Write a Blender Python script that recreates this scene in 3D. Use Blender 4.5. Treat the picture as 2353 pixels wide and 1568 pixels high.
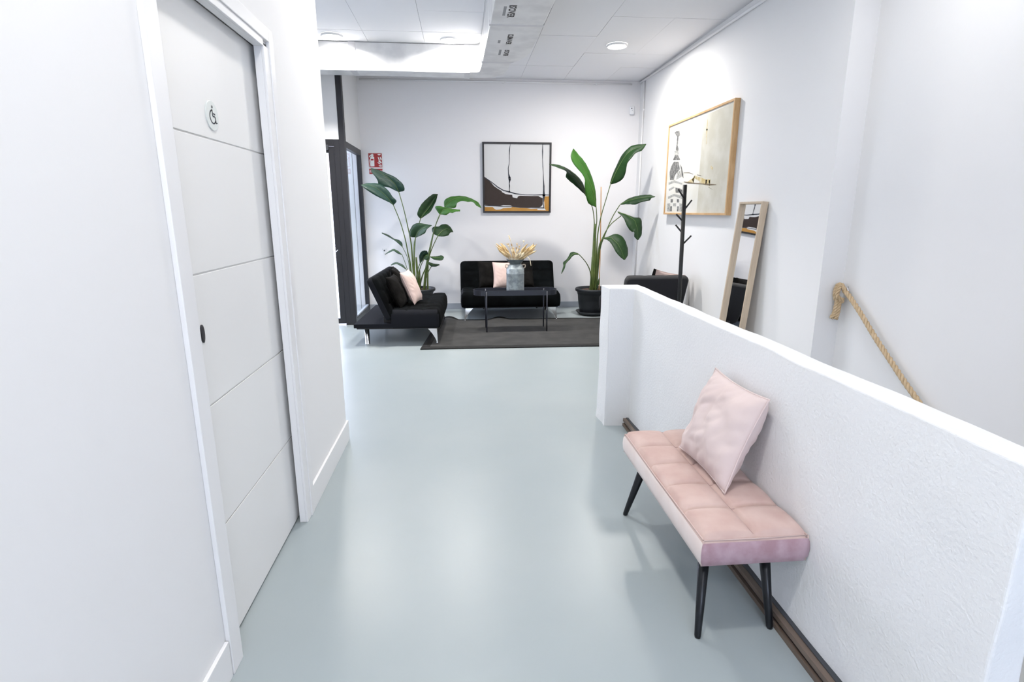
import bpy, bmesh, math, random
from mathutils import Vector, Matrix, noise

for o in list(bpy.data.objects):
    bpy.data.objects.remove(o)
S = bpy.context.scene
C = S.collection
random.seed(7)
R = math.radians

# ---------------------------------------------------------------- camera, sky, lights, exposure
cam_data = bpy.data.cameras.new('camera')
cam_data.sensor_width = 36.0
cam_data.lens = 1273.81 / 2353 * 36.0
cam_data.clip_start = 0.02
cam = bpy.data.objects.new('camera', cam_data)
C.objects.link(cam)
right = Vector((0.99613241, -0.08785792, -0.0010967))
up = Vector((0.0211347, 0.22747242, 0.97355515))
fwd = Vector((0.08528506, 0.96981301, -0.2284495))
m = Matrix.Identity(4)
for r in range(3):
    m[r][0] = right[r]; m[r][1] = up[r]; m[r][2] = -fwd[r]
m.translation = Vector((0, 0, 1.42))
cam.matrix_world = m
S.camera = cam

world = bpy.data.worlds.new('sky')
S.world = world
world.use_nodes = True
wn = world.node_tree.nodes; wl = world.node_tree.links
bg = wn['Background']
bg.inputs[0].default_value = (0.76, 0.80, 1.0, 1)
bg.inputs[1].default_value = 5.2

S.view_settings.view_transform = 'Standard'
S.view_settings.look = 'None'
S.view_settings.exposure = 0.85
S.view_settings.gamma = 1.0
S.view_settings.use_curve_mapping = False

LAMP_POWER = 29.0                           # lounge lamps, watts
HALL_POWER = 13.0                            # corridor lamps are dimmer
LAMP_COLOR = (1.0, 0.962, 0.915)
H = 3.187                                   # ceiling height

def area_light(name, loc, rot, sx, sy, power, color, shape='RECTANGLE'):
    d = bpy.data.lights.new(name, 'AREA')
    d.shape = shape; d.size = sx; d.size_y = sy
    d.energy = power; d.color = color
    o = bpy.data.objects.new(name, d)
    o.location = loc; o.rotation_euler = rot
    C.objects.link(o)
    return o
# ---------------------------------------------------------------- materials
def mat(name, col, rough=.6, metal=0.0, sheen=0.0, spec=None, bump=None, var=None, emit=None, coat=0):
    """bump=(scale,strength,detail) noise relief; var=(scale,colour2,amount) soft colour variation"""
    mt = bpy.data.materials.new(name); mt.use_nodes = True
    nt = mt.node_tree; n = nt.nodes; l = nt.links
    b = n['Principled BSDF']
    b.inputs['Base Color'].default_value = (*col, 1)
    b.inputs['Roughness'].default_value = rough
    b.inputs['Metallic'].default_value = metal
    if sheen:
        b.inputs['Sheen Weight'].default_value = sheen
        b.inputs['Sheen Roughness'].default_value = .35
        b.inputs['Sheen Tint'].default_value = (*[min(1, c * .5 + .5) for c in col], 1)
    if spec is not None: b.inputs['Specular IOR Level'].default_value = spec
    if coat: b.inputs['Coat Weight'].default_value = coat
    if emit:
        b.inputs['Emission Color'].default_value = (*emit[0], 1)
        b.inputs['Emission Strength'].default_value = emit[1]
    tc = n.new('ShaderNodeTexCoord')
    if bump:
        t = n.new('ShaderNodeTexNoise'); t.inputs['Scale'].default_value = bump[0]
        t.inputs['Detail'].default_value = bump[2]
        l.new(tc.outputs['Object'], t.inputs['Vector'])
        bp = n.new('ShaderNodeBump'); bp.inputs['Strength'].default_value = bump[1]
        bp.inputs['Distance'].default_value = bump[3] if len(bump) > 3 else .002
        l.new(t.outputs['Fac'], bp.inputs['Height']); l.new(bp.outputs[0], b.inputs['Normal'])
    if var:
        t = n.new('ShaderNodeTexNoise'); t.inputs['Scale'].default_value = var[0]
        t.inputs['Detail'].default_value = 4
        l.new(tc.outputs['Object'], t.inputs['Vector'])
        cr = n.new('ShaderNodeValToRGB')
        cr.color_ramp.elements[0].position = .38; cr.color_ramp.elements[1].position = .64
        cr.color_ramp.elements[0].color = (*col, 1)
        c2 = [a * (1 - var[2]) + q * var[2] for a, q in zip(col, var[1])]
        cr.color_ramp.elements[1].color = (*c2, 1)
        l.new(t.outputs['Fac'], cr.inputs[0]); l.new(cr.outputs[0], b.inputs['Base Color'])
    return mt

def wood(name, c1, c2, scale, axis_scale, rough=.5):
    mt = bpy.data.materials.new(name); mt.use_nodes = True
    nt = mt.node_tree; n = nt.nodes; l = nt.links; b = n['Principled BSDF']
    b.inputs['Roughness'].default_value = rough
    tc = n.new('ShaderNodeTexCoord'); mp = n.new('ShaderNodeMapping')
    mp.inputs['Scale'].default_value = axis_scale
    l.new(tc.outputs['Object'], mp.inputs[0])
    t = n.new('ShaderNodeTexNoise'); t.inputs['Scale'].default_value = scale; t.inputs['Detail'].default_value = 6
    l.new(mp.outputs[0], t.inputs['Vector'])
    cr = n.new('ShaderNodeValToRGB')
    cr.color_ramp.elements[0].position = .35; cr.color_ramp.elements[1].position = .7
    cr.color_ramp.elements[0].color = (*c1, 1); cr.color_ramp.elements[1].color = (*c2, 1)
    l.new(t.outputs['Fac'], cr.inputs[0]); l.new(cr.outputs[0], b.inputs['Base Color'])
    bp = n.new('ShaderNodeBump'); bp.inputs['Strength'].default_value = .15; bp.inputs['Distance'].default_value = .001
    l.new(t.outputs['Fac'], bp.inputs['Height']); l.new(bp.outputs[0], b.inputs['Normal'])
    return mt

M = {}
M['wall'] = mat('wall_paint', (.805, .805, .81), .75, bump=(60, .12, 5))
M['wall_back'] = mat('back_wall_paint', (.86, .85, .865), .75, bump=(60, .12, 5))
M['stucco'] = mat('stucco', (.775, .785, .80), .8, bump=(85, .55, 6, .0045))
M['ceiling'] = mat('ceiling_tile_face', (.79, .79, .81), .85, bump=(220, .15, 4))
M['ceiling_gap'] = mat('ceiling_backing', (.42, .43, .45), .9, bump=(50, .1, 2))
M['floor'] = mat('painted_floor', (.335, .385, .40), .34, spec=.4, bump=(3.5, .06, 3, .02), var=(1.4, (.37, .415, .425), .6))
M['skirt_grey'] = mat('grey_skirting', (.36, .39, .44), .4, bump=(20, .1, 2))
M['white_paint'] = mat('white_lacquer', (.80, .80, .81), .38, bump=(40, .03, 2))
M['door'] = mat('door_lacquer', (.80, .80, .795), .42, bump=(30, .03, 2))
M['slot'] = mat('door_slot', (.35, .34, .38), .7, bump=(30, .05, 2))
M['plate'] = mat('sign_plate', (.68, .72, .71), .35, .15, bump=(200, .05, 2))
M['ink'] = mat('dark_ink', (.03, .035, .05), .5, bump=(100, .02, 2))
M['frame_dark'] = mat('anthracite_aluminium', (.030, .030, .035), .42, .25, bump=(120, .08, 3))
M['foil'] = mat('duct_foil', (.78, .78, .78), .42, .35, bump=(18, .25, 4, .004), var=(6, (.56, .56, .57), .5))
M['tape'] = mat('duct_tape', (.62, .62, .64), .35, .4, bump=(40, .3, 3, .002))
M['duct_ink'] = mat('duct_print', (.05, .045, .045), .7, bump=(100, .02, 2))
M['duct_ink_pale'] = mat('duct_print_pale', (.30, .30, .31), .7, bump=(100, .02, 2))
M['conduit'] = mat('white_conduit', (.82, .82, .83), .4, bump=(60, .03, 2))
M['lamp'] = mat('lamp_diffuser', (1, 1, 1), .5, emit=((1, .99, .96), 9.0))
M['velvet_black'] = mat('black_velvet', (.0016, .0019, .0024), .85, sheen=.006, spec=.06, bump=(25, .3, 4, .004), var=(5, (.0045, .006, .007), .9))
M['velvet_side'] = mat('charcoal_fabric', (.012, .013, .017), .85, sheen=.012, spec=.12, bump=(160, .3, 3, .001))
M['lining_back'] = mat('charcoal_lining', (.026, .026, .030), .85, sheen=.02, spec=.12, bump=(160, .3, 3, .001))
M['lining_grey'] = mat('grey_lining_edge', (.052, .052, .054), .85, sheen=.02, spec=.12, bump=(160, .3, 3, .001))
M['cushion_black'] = mat('dark_cushion_velvet', (.0045, .0042, .004), .85, sheen=.02, spec=.08, bump=(30, .3, 4, .004), var=(7, (.013, .012, .0115), .8))
M['blush'] = mat('blush_cushion_velvet', (.60, .46, .42), .85, sheen=.25, spec=.2, bump=(14, .25, 4, .006), var=(6, (.66, .52, .48), .8))
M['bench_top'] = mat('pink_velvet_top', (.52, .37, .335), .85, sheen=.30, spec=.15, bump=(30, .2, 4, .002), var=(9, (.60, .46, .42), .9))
M['bench_sheen_side'] = mat('pink_velvet_painted_sheen', (.74, .64, .61), .85, sheen=.35, spec=.15, bump=(30, .2, 4, .002), var=(7, (.78, .70, .68), .9))  # same pink velvet, with the paler sheen of the front painted in
M['bench_shaded_end'] = mat('pink_velvet_painted_shade', (.36, .225, .26), .8, sheen=.30, spec=.15, bump=(30, .3, 4, .002), var=(16, (.46, .33, .38), 1))  # same pink velvet, cool lilac shade of the near end put into the colour
M['piping'] = mat('pink_piping', (.56, .42, .39), .8, sheen=.3, bump=(120, .2, 2))
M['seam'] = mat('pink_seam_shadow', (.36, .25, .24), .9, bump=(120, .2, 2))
M['pillow'] = mat('pale_pink_pillow', (.64, .53, .515), .85, sheen=.35, spec=.15, bump=(10, .35, 4, .008), var=(5, (.68, .58, .57), .8))
M['bench_leg'] = mat('black_metal_leg', (.012, .014, .018), .32, .4, bump=(60, .02, 2))
M['chrome'] = mat('chrome', (.85, .85, .86), .12, 1.0, bump=(20, .02, 2))
M['table'] = mat('slate_metal', (.034, .038, .052), .38, .3, bump=(60, .03, 2))
M['zinc'] = mat('galvanised_zinc', (.37, .415, .43), .45, .35, bump=(40, .25, 5, .001), var=(26, (.22, .26, .28), .9))
M['zinc_dark'] = mat('galvanised_zinc_dark', (.12, .145, .155), .45, .4, bump=(40, .25, 5, .001), var=(18, (.17, .20, .21), .9))
M['cord'] = mat('natural_handle', (.62, .52, .42), .7, bump=(80, .2, 2))
M['straw'] = mat('dried_grass', (.60, .42, .20), .9, bump=(90, .4, 3), var=(14, (.70, .54, .32), 1))
M['straw_pale'] = mat('pale_dried_grass', (.83, .74, .56), .9, bump=(90, .4, 3), var=(14, (.74, .60, .38), 1))
M['straw_brown'] = mat('brown_seed_head', (.42, .27, .12), .9, bump=(90, .4, 3))
M['rug'] = mat('dark_grey_rug', (.027, .027, .027), .95, sheen=.04, bump=(260, .6, 4, .003), var=(5.5, (.045, .044, .043), .9))
M['rug_edge'] = mat('rug_border', (.008, .008, .0085), .9, bump=(260, .5, 3, .002))
M['pot'] = mat('anthracite_pot', (.014, .017, .022), .5, bump=(70, .1, 3))
M['soil'] = mat('potting_soil', (.07, .035, .02), .95, bump=(45, 1.0, 5, .02))
M['stalk'] = mat('leaf_stalk', (.055, .095, .018), .5, bump=(40, .1, 2), var=(6, (.11, .15, .035), 1))
M['midrib'] = mat('leaf_midrib', (.12, .19, .05), .45, bump=(40, .1, 2))
M['stake'] = mat('bamboo_stake', (.42, .21, .07), .6, bump=(50, .2, 2), var=(9, (.50, .28, .10), 1))
M['oak'] = wood('oak_frame', (.54, .33, .15), (.64, .42, .22), 7, (6, 1.2, 1.2))
M['pale_oak'] = wood('pale_oak_frame', (.49, .39, .29), (.58, .48, .36), 9, (6, 6, .6))
M['mirror'] = mat('mirror_glass', (.93, .94, .95), .015, 1.0, bump=(1, 0, 0))
M['black_frame'] = mat('black_frame', (.012, .010, .013), .45, bump=(80, .05, 2))
M['canvas'] = mat('canvas_white', (.70, .70, .705), .8, bump=(300, .15, 3), var=(3, (.70, .70, .71), .8))
M['art_brown'] = mat('paint_brown', (.036, .022, .018), .7, bump=(120, .2, 3))
M['art_ochre'] = mat('paint_ochre', (.46, .22, .035), .7, bump=(120, .2, 3), var=(7, (.52, .27, .06), 1))
M['art_canvas'] = mat('print_paper', (.70, .695, .665), .6, bump=(90, .1, 3), var=(4, (.66, .645, .58), .9))
M['art_beige'] = mat('print_beige', (.52, .50, .42), .6, bump=(90, .1, 3), var=(5, (.60, .585, .52), 1))
M['art_dark'] = mat('print_charcoal', (.07, .07, .073), .6, bump=(90, .1, 3), var=(45, (.26, .26, .25), 1))
M['art_grey'] = mat('print_grey', (.22, .225, .22), .6, bump=(90, .1, 3), var=(50, (.52, .52, .49), 1))
M['art_yellow'] = mat('print_yellow', (.50, .39, .17), .6, bump=(90, .1, 3), var=(25, (.60, .54, .38), 1))
M['art_line'] = mat('print_umber', (.17, .13, .08), .6, bump=(90, .1, 3))
M['rack'] = mat('coat_rack_black', (.010, .010, .011), .42, .2, bump=(60, .03, 2))
M['rope'] = mat('jute_rope', (.52, .385, .235), .9, bump=(260, .6, 4, .001), var=(30, (.60, .46, .30), 1))
M['red'] = mat('sign_red', (.36, .022, .024), .45, bump=(60, .03, 2))
M['sign_white'] = mat('sign_white', (.80, .80, .78), .45, bump=(60, .03, 2))
M['plastic'] = mat('white_plastic', (.78, .79, .82), .4, bump=(60, .03, 2))
M['strip_brown'] = wood('brown_strip', (.12, .088, .068), (.18, .135, .105), 8, (4, .7, 4), .45)
M['strip_black'] = mat('strip_black', (.008, .008, .009), .5, bump=(60, .03, 2))
M['strip_grey'] = mat('strip_grey', (.045, .05, .058), .5, bump=(60, .03, 2))
M['stone'] = mat('street_paving', (.62, .62, .62), .8, bump=(12, .3, 4), var=(2, (.70, .70, .70), 1))
M['facade'] = mat('pale_facade', (.78, .78, .80), .85, bump=(10, .2, 4))
M['facade_red'] = mat('brick_band', (.60, .42, .42), .85, bump=(10, .2, 4), var=(3, (.70, .55, .55), 1))
M['shutter'] = mat('roller_shutter', (.52, .45, .46), .6, bump=(10, .1, 2))
M['stair'] = mat('stair_tread', (.50, .56, .58), .45, bump=(20, .1, 3))

gl = bpy.data.materials.new('window_glass'); gl.use_nodes = True
n = gl.node_tree.nodes; l = gl.node_tree.links
for x in list(n): n.remove(x)
o_ = n.new('ShaderNodeOutputMaterial'); mx = n.new('ShaderNodeMixShader')
tr = n.new('ShaderNodeBsdfTransparent'); gs = n.new('ShaderNodeBsdfGlossy'); fr = n.new('ShaderNodeFresnel')
tr.inputs[0].default_value = (.93, .965, .97, 1); gs.inputs['Roughness'].default_value = .01
fr.inputs[0].default_value = 1.45
ge = n.new('ShaderNodeNewGeometry'); iv = n.new('ShaderNodeMath'); iv.operation = 'SUBTRACT'; iv.inputs[0].default_value = 1.0
l.new(ge.outputs['Backfacing'], iv.inputs[1]); mu = n.new('ShaderNodeMath'); mu.operation = 'MULTIPLY'
l.new(fr.outputs[0], mu.inputs[0]); l.new(iv.outputs[0], mu.inputs[1]); l.new(mu.outputs[0], mx.inputs[0]); l.new(tr.outputs[0], mx.inputs[1]); l.new(gs.outputs[0], mx.inputs[2])
l.new(mx.outputs[0], o_.inputs[0]); M['glass'] = gl

def leaf_material(name, c1, c2, rough):
    mt = bpy.data.materials.new(name); mt.use_nodes = True
    nt = mt.node_tree; n = nt.nodes; l = nt.links; b = n['Principled BSDF']
    b.inputs['Roughness'].default_value = rough; b.inputs['Specular IOR Level'].default_value = .32 if rough > .4 else .6
    uv = n.new('ShaderNodeTexCoord'); mp = n.new('ShaderNodeMapping')
    l.new(uv.outputs['UV'], mp.inputs[0]); mp.inputs['Scale'].default_value = (1, 1, 1)
    wv = n.new('ShaderNodeTexWave'); wv.wave_type = 'BANDS'; wv.bands_direction = 'X'
    wv.inputs['Scale'].default_value = 13; wv.inputs['Distortion'].default_value = 1.2
    l.new(mp.outputs[0], wv.inputs['Vector'])
    ns = n.new('ShaderNodeTexNoise'); ns.inputs['Scale'].default_value = 6; l.new(uv.outputs['Object'], ns.inputs['Vector'])
    cr = n.new('ShaderNodeValToRGB')
    cr.color_ramp.elements[0].position = .35; cr.color_ramp.elements[1].position = .7
    cr.color_ramp.elements[0].color = (*c1, 1); cr.color_ramp.elements[1].color = (*c2, 1)
    l.new(ns.outputs['Fac'], cr.inputs[0]); l.new(cr.outputs[0], b.inputs['Base Color'])
    bp = n.new('ShaderNodeBump'); bp.inputs['Strength'].default_value = .35; bp.inputs['Distance'].default_value = .003
    l.new(wv.outputs['Fac'], bp.inputs['Height']); l.new(bp.outputs[0], b.inputs['Normal'])
    return mt
M['leaf'] = leaf_material('leaf_green', (.006, .030, .006), (.011, .044, .008), .45)
M['leaf_bright'] = leaf_material('leaf_bright_green', (.018, .085, .006), (.032, .12, .010), .5)
M['leaf_blue'] = leaf_material('leaf_blue_green', (.010, .042, .028), (.020, .065, .050), .32)

# ---------------------------------------------------------------- helpers
def link(name, bm, m=None, parent=None, smooth=False, label=None):
    me = bpy.data.meshes.new(name)
    bmesh.ops.recalc_face_normals(bm, faces=bm.faces)
    bm.to_mesh(me); bm.free()
    if smooth:
        for p in me.polygons: p.use_smooth = True
    o = bpy.data.objects.new(name, me); C.objects.link(o)
    if m is not None:
        for x in (m if isinstance(m, (list, tuple)) else [m]): me.materials.append(M[x])
    if parent is not None: o.parent = parent
    if label: o['label'] = label
    return o
def tag(o, label, cat, group=None, kind=None):
    o['label'] = label; o['category'] = cat
    if group: o['group'] = group
    if kind: o['kind'] = kind
    return o
def thing(name, label, cat, loc=(0, 0, 0), rotz=0, group=None):
    o = bpy.data.objects.new(name, None); C.objects.link(o)
    o.empty_display_size = .1; o.location = loc; o.rotation_euler = (0, 0, rotz)
    return tag(o, label, cat, group)
def struct(name, bm, m, parent=None, smooth=False, label=None):
    o = link(name, bm, m, parent, smooth, label)
    if parent is None: o['kind'] = 'structure'
    return o
def box(bm, a, b, bev=0, mi=0):
    x0, y0, z0 = a; x1, y1, z1 = b
    vs = [bm.verts.new(p) for p in ((x0,y0,z0),(x1,y0,z0),(x1,y1,z0),(x0,y1,z0),(x0,y0,z1),(x1,y0,z1),(x1,y1,z1),(x0,y1,z1))]
    fs = [bm.faces.new([vs[i] for i in q]) for q in ((3,2,1,0),(4,5,6,7),(0,1,5,4),(1,2,6,5),(2,3,7,6),(3,0,4,7))]
    for f in fs: f.material_index = mi
    if bev:
        es = list({e for f in fs for e in f.edges})
        bmesh.ops.bevel(bm, geom=es, offset=bev, segments=2, affect='EDGES', profile=.6)
    return fs
def bx(a, b, bev=0):
    bm = bmesh.new(); box(bm, a, b, bev); return bm
def prism(bm, poly, z0, z1, bev=0):
    a = [bm.verts.new((x, y, z0)) for x, y in poly]; b = [bm.verts.new((x, y, z1)) for x, y in poly]
    fs = [bm.faces.new(a[::-1]), bm.faces.new(b)]
    k = len(poly)
    for i in range(k): fs.append(bm.faces.new((a[i], a[(i+1) % k], b[(i+1) % k], b[i])))
    if bev:
        es = list({e for f in fs for e in f.edges})
        bmesh.ops.bevel(bm, geom=es, offset=bev, segments=2, affect='EDGES', profile=.6)
    return fs
def lathe(bm, prof, seg=40, c=(0, 0), cap=True, mi=0):
    rings = []
    for r, z in prof:
        rings.append([bm.verts.new((c[0] + r * math.cos(2*math.pi*i/seg), c[1] + r * math.sin(2*math.pi*i/seg), z)) for i in range(seg)])
    for a, b in zip(rings, rings[1:]):
        for i in range(seg):
            f = bm.faces.new((a[i], a[(i+1) % seg], b[(i+1) % seg], b[i])); f.material_index = mi
    if cap:
        bm.faces.new(rings[0][::-1]).material_index = mi; bm.faces.new(rings[-1]).material_index = mi
def spline(pts, n):
    P = [Vector(p) for p in pts]; out = []
    k = len(P) - 1
    for i in range(n):
        t = i / (n - 1) * k; j = min(int(t), k - 1); u = t - j
        p0 = P[max(j-1, 0)]; p1 = P[j]; p2 = P[j+1]; p3 = P[min(j+2, k)]
        out.append(.5 * ((2*p1) + (p2-p0)*u + (2*p0-5*p1+4*p2-p3)*u*u + (3*p1-p0-3*p2+p3)*u**3))
    return out
def tube(bm, pts, rad, seg=8, cap=True, mi=0):
    P = [Vector(p) for p in pts]; n = len(P)
    rads = rad if isinstance(rad, (list, tuple)) else [rad] * n
    rings = []; prev = None
    for i, p in enumerate(P):
        t = (P[min(i+1, n-1)] - P[max(i-1, 0)]).normalized()
        if prev is None:
            a = Vector((0, 0, 1)) if abs(t.z) < .9 else Vector((1, 0, 0))
            u = t.cross(a).normalized()
        else:
            u = (prev - t * prev.dot(t)).normalized()
        v = t.cross(u); prev = u
        rings.append([bm.verts.new(p + (u*math.cos(2*math.pi*k/seg) + v*math.sin(2*math.pi*k/seg)) * rads[i]) for k in range(seg)])
    for a, b in zip(rings, rings[1:]):
        for k in range(seg):
            bm.faces.new((a[k], a[(k+1) % seg], b[(k+1) % seg], b[k])).material_index = mi
    if cap:
        bm.faces.new(rings[0][::-1]).material_index = mi; bm.faces.new(rings[-1]).material_index = mi
def flat(bm, pts, off=(0, 0, 0), th=(0, 0, 0)):
    """a printed shape: polygon with a hair of thickness th"""
    a = [bm.verts.new(Vector(p) + Vector(off)) for p in pts]
    b = [bm.verts.new(Vector(p) + Vector(off) + Vector(th)) for p in pts]
    bm.faces.new(a); bm.faces.new(b[::-1])
    for i in range(len(a)): bm.faces.new((a[i], b[i], b[(i+1) % len(a)], a[(i+1) % len(a)]))
def stroke(bm, pts, widths, normal, off, th):
    N = Vector(normal); P = [Vector(p) for p in pts]
    for i in range(len(P) - 1):
        d = (P[i+1] - P[i]).normalized(); s = d.cross(N).normalized()
        a, b = P[i] - d * widths[i] * .25, P[i+1] + d * widths[i+1] * .25
        flat(bm, [a + s*widths[i]/2, b + s*widths[i+1]/2, b - s*widths[i+1]/2, a - s*widths[i]/2], off, th)
def text_mesh(body, size, m, name, parent, matrix, extrude=.0004):
    cu = bpy.data.curves.new(name, 'FONT'); cu.body = body; cu.size = size; cu.extrude = extrude; cu.offset = size * .022
    cu.align_x = 'LEFT'; cu.resolution_u = 3
    to = bpy.data.objects.new(name, cu); C.objects.link(to)
    dg = bpy.context.evaluated_depsgraph_get()
    me = bpy.data.meshes.new_from_object(to.evaluated_get(dg))
    bpy.data.objects.remove(to); bpy.data.curves.remove(cu)
    me.materials.clear(); me.materials.append(M[m])
    o = bpy.data.objects.new(name, me); C.objects.link(o); o.parent = parent; o.matrix_local = matrix
    return o
def basis(xa, ya, loc):
    x = Vector(xa).normalized(); y = Vector(ya).normalized(); z = x.cross(y)
    mm = Matrix.Identity(4)
    for r in range(3): mm[r][0] = x[r]; mm[r][1] = y[r]; mm[r][2] = z[r]
    mm.translation = Vector(loc)
    return mm
def puff(sx, sy, sz, nx, ny, amp, rnd=.02, res=10, sharp=.35, mats=None, wob=.0, rc=0):
    """upholstered pad: stitched squares on top (z = sz at the seams' crown), rounded rim, flat base at z 0"""
    bm = bmesh.new(); X = nx * res; Yn = ny * res
    def fpos(k, n):            # denser towards the rim
        t = k / n; return t
    g = []
    for i in range(X + 1):
        row = []
        for j in range(Yn + 1):
            u = fpos(i, X); v = fpos(j, Yn)
            x = u * sx; y = v * sy
            b = (abs(math.sin(math.pi * nx * u)) * abs(math.sin(math.pi * ny * v)))
            e = min(x, sx - x, y, sy - y)
            z = sz + amp * (b ** sharp) - amp * .55
            if e < rnd:
                q = 1 - e / rnd; z -= rnd * (1 - math.sqrt(max(0, 1 - q*q)))
                z = min(z, sz)
            if wob: z += wob * noise.noise(Vector((x * 9, y * 9, sz * 3)))
            row.append(bm.verts.new((x, y, z)))
        g.append(row)
    for i in range(X):
        for j in range(Yn): bm.faces.new((g[i][j], g[i+1][j], g[i+1][j+1], g[i][j+1]))
    rim = [g[i][0] for i in range(X)] + [g[X][j] for j in range(Yn)] + [g[i][Yn] for i in range(X, 0, -1)] + [g[0][j] for j in range(Yn, 0, -1)]
    prev = rim; k = len(rim)
    cx, cy = sx / 2, sy / 2
    for f_, out in ((.75, .004), (.5, .006), (.25, .004), (.03, -.004), (0, -.012)):
        ring = []
        for v in rim:
            dx = math.copysign(1, v.co.x - cx) * out if min(v.co.x, sx - v.co.x) < 1e-6 else 0
            dy = math.copysign(1, v.co.y - cy) * out if min(v.co.y, sy - v.co.y) < 1e-6 else 0
            ring.append(bm.verts.new((v.co.x + dx, v.co.y + dy, (sz - rnd) * f_)))
        for a in range(k): bm.faces.new((prev[a], prev[(a+1) % k], ring[(a+1) % k], ring[a])).material_index = 1 if mats else 0
        prev = ring
    bm.faces.new(prev)
    if rc:
        for v in bm.verts:
            dx = (rc - v.co.x) if v.co.x < rc else ((v.co.x - (sx - rc)) if v.co.x > sx - rc else 0)
            dy = (rc - v.co.y) if v.co.y < rc else ((v.co.y - (sy - rc)) if v.co.y > sy - rc else 0)
            if dx > 0 and dy > 0:
                k_ = max(dx, dy) / math.hypot(dx, dy)
                gx = -1 if v.co.x < rc else 1; gy = -1 if v.co.y < rc else 1
                v.co.x += gx * dx * (k_ - 1); v.co.y += gy * dy * (k_ - 1)
    return bm
def pillow_bm(w, h, t, seed=0, wr=.006, n=40):
    """cushion standing in the local XZ plane, thickness along Y, pointed corners"""
    bm = bmesh.new(); grids = []
    for side in (1, -1):
        g = []
        for i in range(n + 1):
            row = []
            for j in range(n + 1):
                u = i / n * 2 - 1; v = j / n * 2 - 1
                pin = .075
                x = u * w / 2 * (1 - pin * (1 - v*v) * abs(u) ** 3) ; z = v * h / 2 * (1 - pin * (1 - u*u) * abs(v) ** 3)
                f = max(0, (1 - u**4) * (1 - v**4)) ** .6 * (1 - .25 * max(u*u, v*v))
                y = side * t / 2 * f
                y += wr * f ** .5 * (noise.noise(Vector((x*14 + seed, z*9 + seed*3, side*2))) * 1.2 + (.5 - abs(noise.noise(Vector(((x + z)*7 + seed, (z - x)*16 + seed, side*5))))) * 1.3)
                if side == -1 and (i in (0, n) or j in (0, n)): row.append(grids[0][i][j])
                else: row.append(bm.verts.new((x, y, z)))
            g.append(row)
        grids.append(g)
        for i in range(n):
            for j in range(n):
                try: bm.faces.new((g[i][j], g[i+1][j], g[i+1][j+1], g[i][j+1]))
                except ValueError: pass
    g = grids[0]
    rim = [g[i][0].co.copy() for i in range(n)] + [g[n][j].co.copy() for j in range(n)] + [g[i][n].co.copy() for i in range(n, 0, -1)] + [g[0][j].co.copy() for j in range(n, 0, -1)]
    return bm, rim
def pillow(name, label, w, h, t, m, matrix, seed, group=None, wr=.006, pipe=None):
    bm, rim = pillow_bm(w, h, t, seed, wr)
    o = link('cushion_cover', bm, m, None, True)
    e = thing(name, label, 'cushion', group=group)
    e.matrix_world = matrix; o.parent = e
    b2 = bmesh.new(); tube(b2, rim + [rim[0]], .0035, 6, False); link('seam_piping', b2, pipe or m, e, True)
    return e
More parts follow.
